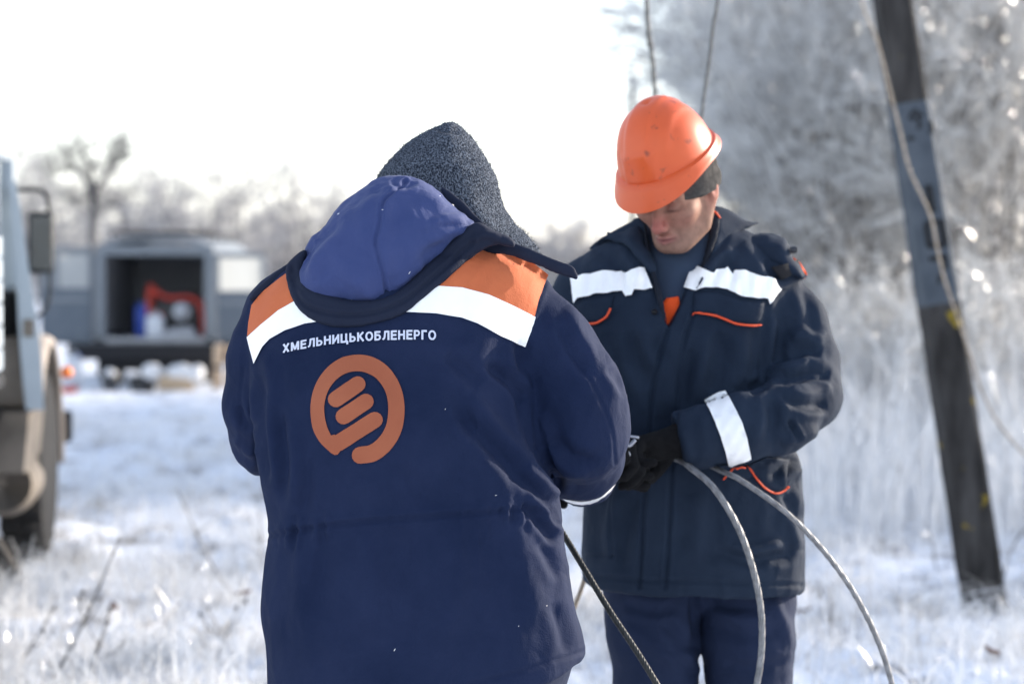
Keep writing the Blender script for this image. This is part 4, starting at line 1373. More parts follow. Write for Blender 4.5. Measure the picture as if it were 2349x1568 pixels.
# trousers and boots
f = Field((0.10, 4.70, 0.18), (0.72, 5.24, 1.0), 0.008)
f.add(f.chain([P(1500, 1270, 4.98), P(1690, 1270, 4.98)], (0.125, 0.125)), 0.02)
f.add(f.chain([P(1497, 1330, 4.98), P(1498, 1480, 4.96), P(1510, 1640, 4.97), P(1525, 1900, 4.99)], (0.108, 0.095, 0.088, 0.078), 0.02), 0.02)
f.add(f.chain([P(1712, 1330, 4.98), P(1716, 1480, 4.96), P(1720, 1640, 4.97), P(1722, 1900, 4.99)], (0.108, 0.098, 0.092, 0.084), 0.02), 0.006)
TV2, TQ2 = f.mesh(3, 1)
TV2 = rumple(TV2, TQ2, 0.006, 8, 181, (1, 1, 1.7))
TV2 = rumple(TV2, TQ2, 0.002, 26, 183)
TV2 = fold(TV2, TQ2, [([(1430, 1385), (1490, 1400), (1560, 1395)], 12, -0.006), ([(1520, 1420), (1560, 1460), (1590, 1500)], 14, -0.008), ([(1430, 1440), (1480, 1470), (1560, 1530)], 16, 0.007),
                      ([(1590, 1350), (1592, 1410), (1596, 1480)], 10, -0.008, 's'), ([(1640, 1400), (1700, 1420), (1770, 1410)], 13, 0.006), ([(1640, 1440), (1720, 1460), (1810, 1440)], 14, -0.006),
                      ([(1770, 1370), (1800, 1430), (1815, 1490)], 13, 0.006), ([(1660, 1520), (1740, 1530), (1815, 1510)], 13, -0.006), ([(1620, 1370), (1660, 1390), (1730, 1392)], 10, -0.005), ([(1560, 1490), (1590, 1520), (1610, 1550)], 10, 0.006)])
link('trousers', mesh_from(TV2, TQ2, 'trousers'), M['trouser'], pb)
for px_ in (1530, 1720):
    q = P(px_, 1900, 4.99)
    put('boot', boot((q[0], q[1] + 0.02, 0.0), (-0.15 if px_ < 1600 else 0.15, -1, 0)), M['boot'], pb)

# ================================================================== ground
def gz(x, y):
    """height of the snow field (metres); it dips gently towards the van and is trodden and uneven"""
    x = np.asarray(x, float); y = np.asarray(y, float)
    sh = x.shape
    x, y = x.ravel(), y.ravel()
    base = np.interp(y, [-400, 9, 20, 31, 45, 70, 160, 900], [0, 0, -0.10, -0.22, -0.20, -0.05, 0.35, 1.0])
    p = np.stack([x, y, np.zeros_like(x)], 1)
    near = np.clip((60 - y) / 40, 0, 1)
    flatp = np.clip((np.hypot(x, y - 4.6) - 1.1) / 1.5, 0.1, 1)      # trampled where the people stand
    n = 0.050 * vnoise(p * 0.8, 201) + (0.040 * vnoise(p * 2.3, 202) + 0.034 * vnoise(p * 5.5, 203) + 0.024 * (0.5 - np.abs(vnoise(p * 9.5, 204)))) * near
    return (base + n * flatp).reshape(sh)

def spaced(lo, hi, fine_lo, fine_hi, step, grow=1.18):
    a = list(np.arange(fine_lo, fine_hi + step, step))
    s = step
    while a[-1] < hi:
        s *= grow
        a.append(a[-1] + s)
    s = step
    b = []
    q = a[0]
    while q > lo:
        s *= grow
        q -= s
        b.append(q)
    return np.array(b[::-1] + a)
gx = spaced(-900, 900, -4.4, 5.2, 0.055, 1.05)
gy = spaced(-60, 1500, 6.8, 17, 0.055, 1.03)
GX, GY = np.meshgrid(gx, gy, indexing='ij')
GZ = gz(GX, GY)
nx, ny = GX.shape
I = np.arange(nx * ny).reshape(nx, ny)
GF = np.stack([I[:-1, :-1].ravel(), I[1:, :-1].ravel(), I[1:, 1:].ravel(), I[:-1, 1:].ravel()], 1)
def snow_material():
    m = material('snow', (0.80, 0.83, 0.88), 0.55, None, spec=0.3)
    nt = m.node_tree
    b = nt.nodes['Principled BSDF']
    tc = nt.nodes.new('ShaderNodeTexCoord')
    n1 = nt.nodes.new('ShaderNodeTexNoise'); n1.inputs['Scale'].default_value = 3.2; n1.inputs['Detail'].default_value = 8; n1.inputs['Roughness'].default_value = 0.68
    nt.links.new(tc.outputs['Object'], n1.inputs['Vector'])
    r = nt.nodes.new('ShaderNodeValToRGB')
    el = r.color_ramp.elements
    el[0].position = 0.36; el[0].color = (0.20, 0.19, 0.19, 1)        # grass and earth showing through
    el[1].position = 0.47; el[1].color = (0.76, 0.79, 0.85, 1)
    e3 = el.new(0.7); e3.color = (0.84, 0.86, 0.89, 1)
    nt.links.new(n1.outputs['Fac'], r.inputs[0])
    nt.links.new(r.outputs[0], b.inputs['Base Color'])
    n2 = nt.nodes.new('ShaderNodeTexNoise'); n2.inputs['Scale'].default_value = 18; n2.inputs['Detail'].default_value = 6
    nt.links.new(tc.outputs['Object'], n2.inputs['Vector'])
    bp = nt.nodes.new('ShaderNodeBump'); bp.inputs['Strength'].default_value = 0.9; bp.inputs['Distance'].default_value = 0.035
    nt.links.new(n2.outputs['Fac'], bp.inputs['Height'])
    nt.links.new(bp.outputs[0], b.inputs['Normal'])
    return m
M['snow'] = snow_material()
ground = structure(link('snow_ground', mesh_from(np.stack([GX.ravel(), GY.ravel(), GZ.ravel()], 1), GF, 'snow_ground'), M['snow']))

# ------------------------------------------------------------------ frosted grass (nobody could count it)
M['frost_grass'] = material('frosted_grass', (0.58, 0.57, 0.56), 0.18, (0.90, 0.90, 0.90), 9, 3, spec=0.8)
let_light_through(M['frost_grass'], 0.35)
M['dry_grass'] = material('dry_grass', (0.20, 0.16, 0.12), 0.6, (0.42, 0.38, 0.33), 10, 3)

def blades(x, y, hgt, wid, lean, seed, seg=3):
    """bent ribbon blades"""
    g = np.random.default_rng(seed)
    n = len(x)
    z = gz(x, y)
    az = g.uniform(0, 2 * math.pi, n)
    fc = g.uniform(0, 2 * math.pi, n)
    base = np.stack([x, y, z - 0.01], 1)
    d = np.stack([np.cos(az), np.sin(az), np.zeros(n)], 1)
    wv = np.stack([np.cos(fc), np.sin(fc), g.normal(0, 0.3, n)], 1)
    V = []
    for k in range(seg + 1):
        t = k / seg
        c = base + d * (hgt * lean * t * t)[:, None] + np.array([0, 0, 1.0]) * (hgt * (t - 0.35 * np.minimum(lean, 1.2) * t * t))[:, None]
        w = wid * (1 - 0.75 * t)
        V.append(c - wv * w[:, None] / 2)
        V.append(c + wv * w[:, None] / 2)
    V = np.stack(V, 1).reshape(-1, 3)
    m = 2 * (seg + 1)
    o = np.arange(n) * m
    F = np.vstack([np.stack([o + 2 * k, o + 2 * k + 1, o + 2 * k + 3, o + 2 * k + 2], 1) for k in range(seg)])
    return V, F

def scatter(n, y0, y1, seed, margin=0.6, clump=0.7, x_lo=None, x_hi=None):
    """points on the ground inside the view wedge, thicker in clumps"""
    g = np.random.default_rng(seed)
    out = []
    while sum(len(o) for o in out) < n:
        y = y0 + (y1 - y0) * g.random(4 * n) ** 1.3
        half = 0.228 * y + margin
        x = g.uniform(-1, 1, 4 * n) * half
        q = np.stack([x, y, np.zeros_like(x)], 1)
        dn = 0.5 + 0.5 * vnoise(q * 0.9, 301) + 0.35 * vnoise(q * 3.0, 302)
        k = g.random(4 * n) < np.clip(dn * clump + (1 - clump) * 0.4, 0.03, 1)
        if x_lo is not None:
            k &= x > x_lo(y)
        if x_hi is not None:
            k &= x < x_hi(y)
        out.append(np.stack([x[k], y[k]], 1))
    p = np.vstack(out)[:n]
    return p[:, 0], p[:, 1]
g = np.random.default_rng(11)
x, y = scatter(46000, 6.8, 24, 401, clump=0.95)
n = len(x)
gv, gf = blades(x, y, g.gamma(2.5, 0.038, n) + 0.02, g.uniform(0.004, 0.011, n), g.uniform(0.1, 1.6, n), 402)
stuff(tag(link('frosted_grass', mesh_from(gv, gf, 'frosted_grass'), M['frost_grass']), 'short white frosted grass poking through the snow all over the field', 'grass'))
x, y = scatter(5200, 6.8, 22, 411)
n = len(x)
gv, gf = blades(x, y, g.gamma(2.5, 0.05, n) + 0.03, g.uniform(0.002, 0.005, n), g.uniform(0.1, 1.3, n), 412)
stuff(tag(link('dry_grass', mesh_from(gv, gf, 'dry_grass'), M['dry_grass']), 'thin brown dead grass blades among the frosted grass', 'grass'))
x, y = scatter(34000, 12.0, 24, 421, 1.2, 0.8, x_lo=lambda yy: 0.100 * yy)
keep = g.random(len(x)) < np.clip((y - 11.0) / 6.0, 0, 1) ** 1.5
x, y = x[keep], y[keep]
n = len(x)
gv, gf = blades(x, y, g.gamma(5, 0.12, n) + 0.18, g.uniform(0.006, 0.014, n), g.uniform(0.05, 0.7, n), 422)
stuff(tag(link('tall_frosted_grass', mesh_from(gv, gf, 'tall_frosted_grass'), M['frost_grass']), 'tall frosted grass standing at the foot of the thicket on the right', 'grass'))

def tussocks(n, per, y0, y1, seed, hgt, spread_, lean_hi):
    g_ = np.random.default_rng(seed)
    cx_, cy_ = scatter(n, y0, y1, seed + 1, 0.4, 0.3)
    sz = g_.uniform(0.5, 1.3, n)
    xs = np.repeat(cx_, per) + g_.normal(0, spread_, n * per) * np.repeat(sz, per)
    ys = np.repeat(cy_, per) + g_.normal(0, spread_, n * per) * np.repeat(sz, per)
    h_ = np.repeat(sz, per) * g_.uniform(0.35, 1.0, n * per) * hgt
    return blades(xs, ys, h_, g_.uniform(0.004, 0.010, n * per), g_.uniform(0.15, lean_hi, n * per), seed + 2)
gv, gf = tussocks(150, 70, 8.0, 24.0, 431, 0.26, 0.075, 1.3)
stuff(tag(link('frosted_tussocks', mesh_from(gv, gf, 'frosted_tussocks'), M['frost_grass']), 'ragged white tussocks of frosted grass dotted over the snow field', 'grass'))
gv, gf = tussocks(110, 34, 8.5, 22.0, 441, 0.20, 0.07, 1.4)
stuff(tag(link('dry_tussocks', mesh_from(gv, gf, 'dry_tussocks'), M['dry_grass']), 'brownish dead tussocks half buried in the snow field', 'grass'))

# ------------------------------------------------------------------ single weed stalks
M['weed'] = material('frosted_weed', (0.13, 0.12, 0.115), 0.6, (0.42, 0.41, 0.41), 14, 3, contrast=(0.42, 0.62))
def weed(pts, d, label, heads=True, r=0.004):
    """dry stalk through picture points at distance d, rooted in the snow, with side twigs and seed heads"""
    L = [P(a, b, d) for a, b in pts]
    base = np.array(L[0]); base[2] = float(gz(np.array([base[0]]), np.array([base[1]]))[0]) - 0.02
    L[0] = base
    t = thing('weed_stalk', label, 'weed', tuple(base), 'dry weed stalks in the snow')
    put('stem', tube(L, (r * 1.3, r * 1.1, r * 0.7), 6), M['weed'], t)
    S = spline(L, 20)
    for k in range(3):
        i = random.randint(8, 17)
        q = S[i] + np.array([random.uniform(-0.10, 0.10), random.uniform(-0.05, 0.05), random.uniform(0.04, 0.12)])
        put('side_twig', tube([S[i], (S[i] + q) / 2 + [0, 0, -0.008], q], (r * 0.6, r * 0.35), 5, n=6), M['weed'], t)
        if heads:
            put('seed_head', lathe([(0.001, 0), (0.006, 0.005), (0.007, 0.012), (0.003, 0.02)], q, (0.1, 0, 1), 7), M['weed'], t)
    if heads:
        put('seed_head', lathe([(0.001, 0), (0.007, 0.005), (0.008, 0.014), (0.003, 0.024)], S[-1], S[-1] - S[-2], 8), M['weed'], t)
weed([(110, 1640), (190, 1430), (270, 1245)], 8.0, 'tall slanting weed stalk at lower left, leaning right', r=0.006)
weed([(200, 1650), (215, 1520), (250, 1405)], 7.9, 'short upright weed stalk close right of the tall slanting one', r=0.005)
weed([(560, 1440), (490, 1300), (405, 1120)], 10.0, 'weed stalk leaning left in mid snow beside the navy jacket', False, 0.005)
weed([(20, 1600), (60, 1500), (120, 1400)], 8.3, 'thin weed stalk in the bottom left corner', True, 0.004)
weed([(470, 1620), (500, 1500), (540, 1400)], 8.4, 'slanting weed stalk close left of the navy jacket hem', True, 0.005)
weed([(330, 1490), (370, 1440), (415, 1380)], 8.9, 'small bent weed stalk right of the lower left stalks', False, 0.004)
weed([(597, 1330), (598, 1250), (596, 1185)], 11.2, 'thin weed standing against the left edge of the navy jacket', True, 0.005)
weed([(1915, 1560), (1908, 1450), (1905, 1375)], 8.9, 'pale weed stalk between the helmeted person and the right cable', True, 0.005)
weed([(2030, 1210), (2045, 1150), (2070, 1050)], 12.6, 'thin leaning weed in the snow left of the pole', False, 0.005)
weed([(2290, 1330), (2320, 1260), (2370, 1190)], 10.6, 'weed twig leaning out to the right of the pole base', False, 0.006)
weed([(2150, 1330), (2140, 1250), (2128, 1190)], 11.0, 'thin grey weed close left of the pole base', False, 0.004)

# fallen leaves lying on the snow
M['leaf'] = material('brown_leaf', (0.10, 0.045, 0.028), 0.7, (0.17, 0.08, 0.05), 40, 3)
for i, (a, b, lab) in enumerate(((1842, 1415, 'brown dead leaf beside the trousers of the helmeted person'), (2275, 1560, 'brown dead leaf at the bottom right corner'), (262, 1437, 'dark dead leaf at lower left among the grass'), (560, 1405, 'dark dead leaf left of the navy jacket hem'))):
    dd = 1.47 * FPX / (b - 600)
    c = P(a, b, dd); c[2] = float(gz(np.array([c[0]]), np.array([c[1]]))[0]) + 0.05
    ang = random.uniform(0, 6)
    pv = []
    for s in range(7):
        tt = s / 6.0
        w = 0.020 * math.sin(math.pi * (0.08 + 0.9 * tt))
        for k in (-1, 0, 1):
            lx, ly = (tt - 0.5) * 0.07, k * w
            pv.append(c + [lx * math.cos(ang) - ly * math.sin(ang), lx * math.sin(ang) + ly * math.cos(ang), 0.012 * abs(k) + 0.02 * tt * tt + 0.004 * math.sin(tt * 7)])
    pf = [[s * 3 + k, s * 3 + k + 1, s * 3 + k + 4, s * 3 + k + 3] for s in range(6) for k in (0, 1)]
    lo_ = put('dead_leaf', (np.array(pv), pf), M['leaf'])
    md = lo_.modifiers.new('thickness', 'SOLIDIFY'); md.thickness = 0.0015
    tag(lo_, lab, 'leaf', 'dead leaves on the snow')

# ================================================================== concrete pole
def pole():
    D0 = 10.0
    base_l, base_r = P(2216, 1380, D0), P(2300, 1392, D0)
    top_l, top_r = P(2002, 0, D0), P(2092, 0, D0)
    c0 = (base_l + base_r) / 2; c1 = (top_l + top_r) / 2
    ax = c1 - c0
    t = thing('utility_pole', 'leaning square concrete pole with grey painted band and black stencilled marks', 'pole', (c0[0], c0[1], 0))
    ax /= np.linalg.norm(ax)
    rx = np.cross(ax, np.array([0.16, -1, 0])); rx /= np.linalg.norm(rx)
    if rx[0] < 0: rx = -rx
    ry = np.cross(ax, rx); ry /= np.linalg.norm(ry)
    if ry[1] < 0: ry = -ry
    def ring(s, hw, ch=0.018):
        o = c0 + ax * s
        q = [(-hw, -hw + ch), (-hw + ch, -hw), (hw - ch, -hw), (hw, -hw + ch), (hw, hw - ch), (hw - ch, hw), (-hw + ch, hw), (-hw, hw - ch)]
        return [o + rx * a + ry * b for a, b in q]
    hw = lambda s: 0.083 - 0.0035 * s
    def prism(s0, s1, extra=0.0, n=14, cap=True):
        V, F = [], []
        for i in range(n + 1):
            s = s0 + (s1 - s0) * i / n
            V += ring(s, hw(s) + extra + 0.0015 * math.sin(i * 2.3))
        for i in range(n):
            for k in range(8):
                k2 = (k + 1) % 8
                F.append([i * 8 + k, i * 8 + k2, (i + 1) * 8 + k2, (i + 1) * 8 + k])
        F.append(list(range(8))[::-1]); F.append([n * 8 + k for k in range(8)])
        return np.array(V), F
    put('shaft', prism(-0.6, 7.6, n=60), M['concrete'], t, smooth=False)
    sc = FPX / D0
    s_of = lambda py: (1386 - py) / sc / ax[2]
    s0, s1 = s_of(698), s_of(238)
    band = put('painted_band', prism(s0, s1, 0.002, 10), M['pole_paint'], t, smooth=False)
    # stencilled marks on the face towards us: local (a across, s along)
    def face(a, s):
        return c0 + ax * s + rx * a - ry * (hw(s) + 0.0055)
    def mark(name, strokes):
        parts = []
        for a0, p0, a1, p1, w in strokes:
            q0, q1 = np.array([a0, s_of(p0)]), np.array([a1, s_of(p1)])
            d = (q1 - q0) / np.linalg.norm(q1 - q0); nn = np.array([-d[1], d[0]]) * w * 0.65
            V = [face(*(q0 + nn)), face(*(q0 - nn)), face(*(q1 - nn)), face(*(q1 + nn))]
            V += [v + ry * 0.002 for v in V]
            parts.append((np.array(V), [[0, 1, 2, 3], [4, 7, 6, 5], [0, 4, 5, 1], [1, 5, 6, 2], [2, 6, 7, 3], [3, 7, 4, 0]]))
        put(name, join(parts), M['black_paint'], band, smooth=False)
    mark('stencil_mark', [(-0.036, 277, -0.004, 257, 0.011), (-0.004, 257, 0.032, 276, 0.011), (-0.022, 282, 0.004, 272, 0.010), (0.004, 272, 0.014, 290, 0.010), (0.014, 286, 0.000, 302, 0.012)])
    mark('stencil_mark', [(0.050, 296, 0.062, 292, 0.010), (0.062, 288, 0.064, 312, 0.010), (0.044, 313, 0.066, 312, 0.010)])
    mark('stencil_mark', [(-0.052, 319, -0.024, 322, 0.012)])
    mark('stencil_mark', [(0.006, 430, 0.008, 492, 0.026), (-0.010, 436, 0.006, 432, 0.014)])
    mark('stencil_mark', [(-0.030, 514, -0.030, 566, 0.022), (0.038, 510, 0.040, 566, 0.026), (-0.036, 566, 0.046, 568, 0.018), (-0.036, 514, 0.044, 512, 0.012)])
    mark('stencil_mark', [(-0.040, 594, 0.040, 594, 0.018), (0.034, 594, 0.026, 622, 0.016), (0.000, 632, -0.014, 652, 0.012)])
M['concrete'] = material('weathered_concrete', (0.014, 0.013, 0.0125), 0.9, (0.066, 0.062, 0.060), 7, 9, 1.0, 40, 0.2, stretch=(1.6, 1.6, 0.35), bump_dist=0.01)
nt = M['concrete'].node_tree    # yellow lichen
tc = nt.nodes.new('ShaderNodeTexCoord')
vo = nt.nodes.new('ShaderNodeTexNoise'); vo.inputs['Scale'].default_value = 9.5; vo.inputs['Detail'].default_value = 2
nt.links.new(tc.outputs['Object'], vo.inputs['Vector'])
rp = nt.nodes.new('ShaderNodeValToRGB'); rp.color_ramp.elements[0].position = 0.66; rp.color_ramp.elements[0].color = (0, 0, 0, 1); rp.color_ramp.elements[1].position = 0.70; rp.color_ramp.elements[1].color = (1, 1, 1, 1)
nt.links.new(vo.outputs['Fac'], rp.inputs[0])
mx = nt.nodes.new('ShaderNodeMix'); mx.data_type = 'RGBA'
pb_ = nt.nodes['Principled BSDF']
src = pb_.inputs['Base Color'].links[0].from_socket
nt.links.new(rp.outputs[0], mx.inputs['Factor']); nt.links.new(src, mx.inputs['A']); mx.inputs['B'].default_value = (0.24, 0.17, 0.02, 1)
nt.links.new(mx.outputs['Result'], pb_.inputs['Base Color'])
M['pole_paint'] = material('blue_grey_paint', (0.052, 0.064, 0.080), 0.8, (0.085, 0.100, 0.120), 7, 6, 0.5, 60, 0.3, bump_dist=0.004)
M['black_paint'] = material('black_stencil_paint', (0.006, 0.007, 0.009), 0.8)
pole()

# ================================================================== cables and wires
M['alu'] = material('aluminium_strand', (0.15, 0.15, 0.155), 0.5, (0.27, 0.27, 0.275), 60, 3, 0.3, 200, 0.5, metal=0.35)
M['steel_dark'] = material('dark_wire_rope', (0.022, 0.023, 0.022), 0.5, (0.045, 0.045, 0.042), 80, 3, spec=0.5, metal=0.3)
M['tan_wire'] = material('tan_wire', (0.22, 0.17, 0.125), 0.55, (0.36, 0.29, 0.22), 30, 3)
M['wire_grey'] = material('wire_grey', (0.06, 0.062, 0.06), 0.6, (0.11, 0.105, 0.098), 40, 3)
def rope(name, label, cat, pts, r, mat, strands=6, twist=60.0, n=420, sides=28, group=None):
    return tag(put(name, tube(pts, r, sides, n=n, twist=twist, strands=strands), mat), label, cat, group)
palm = BS[-1] + np.array([-0.085, -0.02, -0.035])
ga = lambda x, y: float(gz(np.array([x]), np.array([y]))[0]) + 0.012
q_end = P(1700, 1760, 4.66)
rope('cable', 'grey stranded cable looping down left of the other, in front of the trousers', 'cable',
     [P(1440, 1020, 4.77), P(1520, 1042, 4.765), P(1562, 1056, 4.73), P(1582, 1070, 4.690), P(1640, 1122, 4.650), P(1698, 1220, 4.64), P(1736, 1340, 4.64), P(1748, 1450, 4.64), P(1736, 1568, 4.64), P(1690, 1720, 4.64), P(1600, 1880, 4.66), np.array([0.25, 4.60, ga(0.25, 4.6)]), np.array([-0.1, 4.3 + 0.5, ga(-0.1, 4.8)])],
     0.0070, M['alu'], 7, 34)
rope('cable', 'grey stranded cable curving out to the right across the snow', 'cable',
     [P(1450, 1030, 4.79), P(1560, 1040, 4.797), P(1618, 1062, 4.780), P(1660, 1082, 4.72), P(1700, 1101, 4.675), P(1800, 1172, 4.66), P(1880, 1252, 4.68), P(1950, 1345, 4.70), P(2008, 1455, 4.72), P(2046, 1568, 4.74), P(2075, 1720, 4.76), P(2080, 1900, 4.78), np.array([0.80, 4.75, ga(0.8, 4.75)]), np.array([0.55, 4.5, ga(0.55, 4.5)])],
     0.0060, M['alu'], 7, 34)
rope('wire_rope', 'dark twisted steel wire rope running down from behind the navy jacket', 'cable',
     [P(1180, 1080, 4.60), P(1240, 1150, 4.50), P(1285, 1213, 4.42), P(1340, 1303, 4.36), P(1400, 1402, 4.32), P(1460, 1492, 4.29), P(1508, 1570, 4.26), P(1600, 1730, 4.22), P(1700, 1950, 4.2), np.array([0.47, 4.15, ga(0.47, 4.15)]), np.array([0.7, 4.0, ga(0.7, 4.0)])],
     0.0062, M['steel_dark'], 6, 120, n=420)
rope('cable', 'pale thin cable end between the two jackets near the hem', 'cable',
     [P(1345, 1290, 5.25), P(1338, 1335, 5.25), P(1322, 1380, 5.25), P(1300, 1440, 5.25), P(1270, 1560, 5.26), np.array([0.1, 5.3, ga(0.1, 5.3)])], 0.0055, M['tan_wire'], 5, 40)
# metal cable clamp in the gloved hand
def clamp():
    c = P(1440, 1020, 4.64)
    t = thing('cable_clamp', 'small bright metal cable clamp beside the black glove', 'clamp', tuple(c))
    k = FPX / 4.64
    q = lambda a, b, d=4.64: P(a, b, d)
    put('jaw', tube([q(1410, 998), q(1435, 999), q(1466, 1003)], 0.0030, 8, n=10), M['stud'], t)
    put('jaw', tube([q(1430, 1006, 4.638), q(1442, 1022, 4.638), q(1458, 1008, 4.638)], 0.0042, 8, n=12), M['stud'], t)
    put('lever', tube([q(1432, 1024), q(1444, 1044), q(1420, 1049), q(1428, 1026)], 0.0024, 8, n=26), M['stud'], t)
    put('bolt', lathe([(0.005, -0.006), (0.005, 0.006)], q(1432, 1042, 4.645), (0, 1, 0), 8), M['stud'], t)
clamp()
rope('hanging_wire', 'dark straight wire hanging above the left of the orange helmet', 'wire',
     [P(1440, -900, 7.0), P(1483, 0, 7.0), P(1494, 110, 7.0), P(1503, 225, 7.0), P(1512, 480, 7.0), P(1530, 900, 7.0), np.array([P(1560, 1500, 7.2)[0], 7.2, ga(0.55, 7.2)])], 0.0068, M['wire_grey'], 5, 40)
rope('hanging_wire', 'thin kinked wire hanging above the right of the orange helmet', 'wire',
     [P(1720, -900, 6.6), P(1660, -140, 6.6), P(1646, 0, 6.6), P(1636, 60, 6.6), P(1628, 130, 6.6), P(1619, 190, 6.6), P(1610, 265, 6.6), P(1600, 420, 6.6), P(1600, 900, 6.7), np.array([P(1600, 1400, 6.9)[0], 6.9, ga(0.55, 6.9)])], 0.0050, M['wire_grey'], 3, 60)
rope('loose_wire', 'thin tan wire running down across the leaning pole', 'wire',
     [P(1940, -420, 9.75), P(1958, -150, 9.75), P(1975, 0, 9.75), P(2010, 90, 9.75), P(2040, 205, 9.75), P(2064, 300, 9.74), P(2085, 385, 9.74), P(2112, 445, 9.74), P(2136, 500, 9.74), P(2150, 570, 9.73), P(2166, 640, 9.73), P(2202, 745, 9.73), P(2230, 830, 9.75), P(2256, 905, 9.80), P(2290, 970, 9.85), P(2349, 1040, 9.9), P(2450, 1130, 10.0), np.array([P(2560, 1300, 10.3)[0], 10.3, ga(2.7, 10.3)])], 0.0055, M['tan_wire'], 3, 40)

# ================================================================== bare frosted trees and shrubs
def grow(seed, height, stems, spread, depth=4, kids=(5, 5, 4, 3), ratio=0.55, ang=(25, 55), droop=0.0, r0=0.03, twig_r=0.004, wander=0.18):
    """branching skeleton -> thick part and thin part as segment lists"""
    g = random.Random(seed)
    thick, thin = [], []
    def rv(s):
        return Vector((g.gauss(0, s), g.gauss(0, s), g.gauss(0, s)))
    def branch(p, d, L, r, lev):
        n = 5 if lev == 0 else (4 if lev < 3 else 3)
        pts = [p.copy()]
        dd = d.copy()
        for i in range(n):
            dd = (dd + rv(wander) + Vector((0, 0, 0.10 if lev < 2 else -droop))).normalized()
            p = p + dd * (L / n)
            pts.append(p.copy())
        for i in range(n):
            ra = r * (1 - 0.6 * i / n); rb = r * (1 - 0.6 * (i + 1) / n)
            (thick if lev <= 1 else thin).append((pts[i], pts[i + 1], max(ra, twig_r), max(rb, twig_r * 0.8)))
        if lev >= depth:
            return
        for k in range(kids[min(lev, len(kids) - 1)]):
            t = g.uniform(0.25, 1.0)
            i = min(n - 1, int(t * n))
            q = pts[i].lerp(pts[i + 1], t * n - i)
            dv = (pts[i + 1] - pts[i]).normalized()
            a = R(g.uniform(*ang))
            ax = dv.orthogonal().normalized()
            ax.rotate(Matrix.Rotation(g.uniform(0, 2 * math.pi), 3, dv))
            nd = dv.copy(); nd.rotate(Matrix.Rotation(a, 3, ax))
            branch(q, nd, L * ratio * g.uniform(0.7, 1.2), r * (1 - 0.6 * t) * 0.6, lev + 1)
    for s in range(stems):
        a = 2 * math.pi * (s + g.random()) / stems
        tilt = g.uniform(0.05, spread)
        d = Vector((math.cos(a) * tilt, math.sin(a) * tilt, 1)).normalized()
        branch(Vector((math.cos(a) * 0.08 * (stems > 1), math.sin(a) * 0.08 * (stems > 1), -0.1)), d, height * g.uniform(0.5, 0.72), r0 * g.uniform(0.7, 1.1), 0)
    return thick, thin

def sticks(segs, sides=3):
    P0 = np.array([s[0] for s in segs]); P1 = np.array([s[1] for s in segs])
    R0 = np.array([s[2] for s in segs]); R1 = np.array([s[3] for s in segs])
    T = P1 - P0
    T /= np.maximum(np.linalg.norm(T, axis=1), 1e-9)[:, None]
    up = np.where(np.abs(T[:, 2:3]) < 0.9, np.array([[0, 0, 1.0]]), np.array([[1.0, 0, 0]]))
    A = np.cross(T, up); A /= np.linalg.norm(A, axis=1)[:, None]
    B = np.cross(T, A)
    V = []
    for Pn, Rn in ((P0, R0), (P1, R1)):
        for k in range(sides):
            a = 2 * math.pi * k / sides
            V.append(Pn + Rn[:, None] * (A * math.cos(a) + B * math.sin(a)))
    V = np.stack(V, 1).reshape(-1, 3)
    o = np.arange(len(segs)) * 2 * sides
    F = np.vstack([np.stack([o + k, o + (k + 1) % sides, o + sides + (k + 1) % sides, o + sides + k], 1) for k in range(sides)])
    return V, F

M['frost_twig'] = material('frosted_twig', (0.26, 0.245, 0.235), 0.18, (0.93, 0.93, 0.92), 4.0, 4, spec=0.8, contrast=(0.36, 0.48))
let_light_through(M['frost_twig'], 0.40, (0.85, 0.84, 0.82))
M['frost_bark'] = material('frosted_bark', (0.14, 0.125, 0.115), 0.8, (0.55, 0.54, 0.54), 12, 4, contrast=(0.45, 0.6))
M['hazy_frosted_twig'] = material('hazy_frosted_twig', (0.30, 0.285, 0.285), 0.8, (0.52, 0.51, 0.51), 3, 3)  # frosted twigs, lightened further so the distant haze is in their colour
M['bare_bark'] = material('bare_bark', (0.13, 0.125, 0.125), 0.85, (0.22, 0.215, 0.215), 5, 4)

def tree_meshes(key, twig, bark, **kw):
    a, b = grow(**kw)
    tm_ = mesh_from(*sticks(a, 6), name=key + '_trunk'); tm_.materials.append(bark)
    cm_ = mesh_from(*sticks(b, 3), name=key + '_crown'); cm_.materials.append(twig)
    return tm_, cm_
KIND = {}
for i in range(4):
    KIND['thicket%d' % i] = tree_meshes('thicket', M['frost_twig'], M['frost_bark'], seed=50 + i, height=4.6 + 0.5 * i, stems=6, spread=0.42, depth=4, kids=(6, 5, 4, 3), ratio=0.52, r0=0.034, twig_r=0.0055, droop=0.02, wander=0.09, ang=(20, 45))
KIND['sparse'] = tree_meshes('sparse_shrub', M['frost_twig'], M['frost_bark'], seed=58, height=4.4, stems=4, spread=0.30, depth=4, kids=(5, 4, 3, 2), ratio=0.5, r0=0.03, twig_r=0.0055, wander=0.09, ang=(18, 42))
for i in range(2):
    KIND['low%d' % i] = tree_meshes('low_shrub', M['frost_twig'], M['frost_bark'], seed=70 + i, height=1.9, stems=9, spread=0.7, depth=3, kids=(7, 6, 5), ratio=0.5, r0=0.016, twig_r=0.0045, droop=0.08)
for i in range(3):
    KIND['far%d' % i] = tree_meshes('far_tree', M['hazy_frosted_twig'], M['bare_bark'], seed=80 + i, height=6.0, stems=1 if i == 0 else 3, spread=0.15 if i == 0 else 0.35, depth=4, kids=(8, 5, 3, 2), ratio=0.52, r0=0.13 if i == 0 else 0.08, twig_r=0.014, ang=(25, 60))
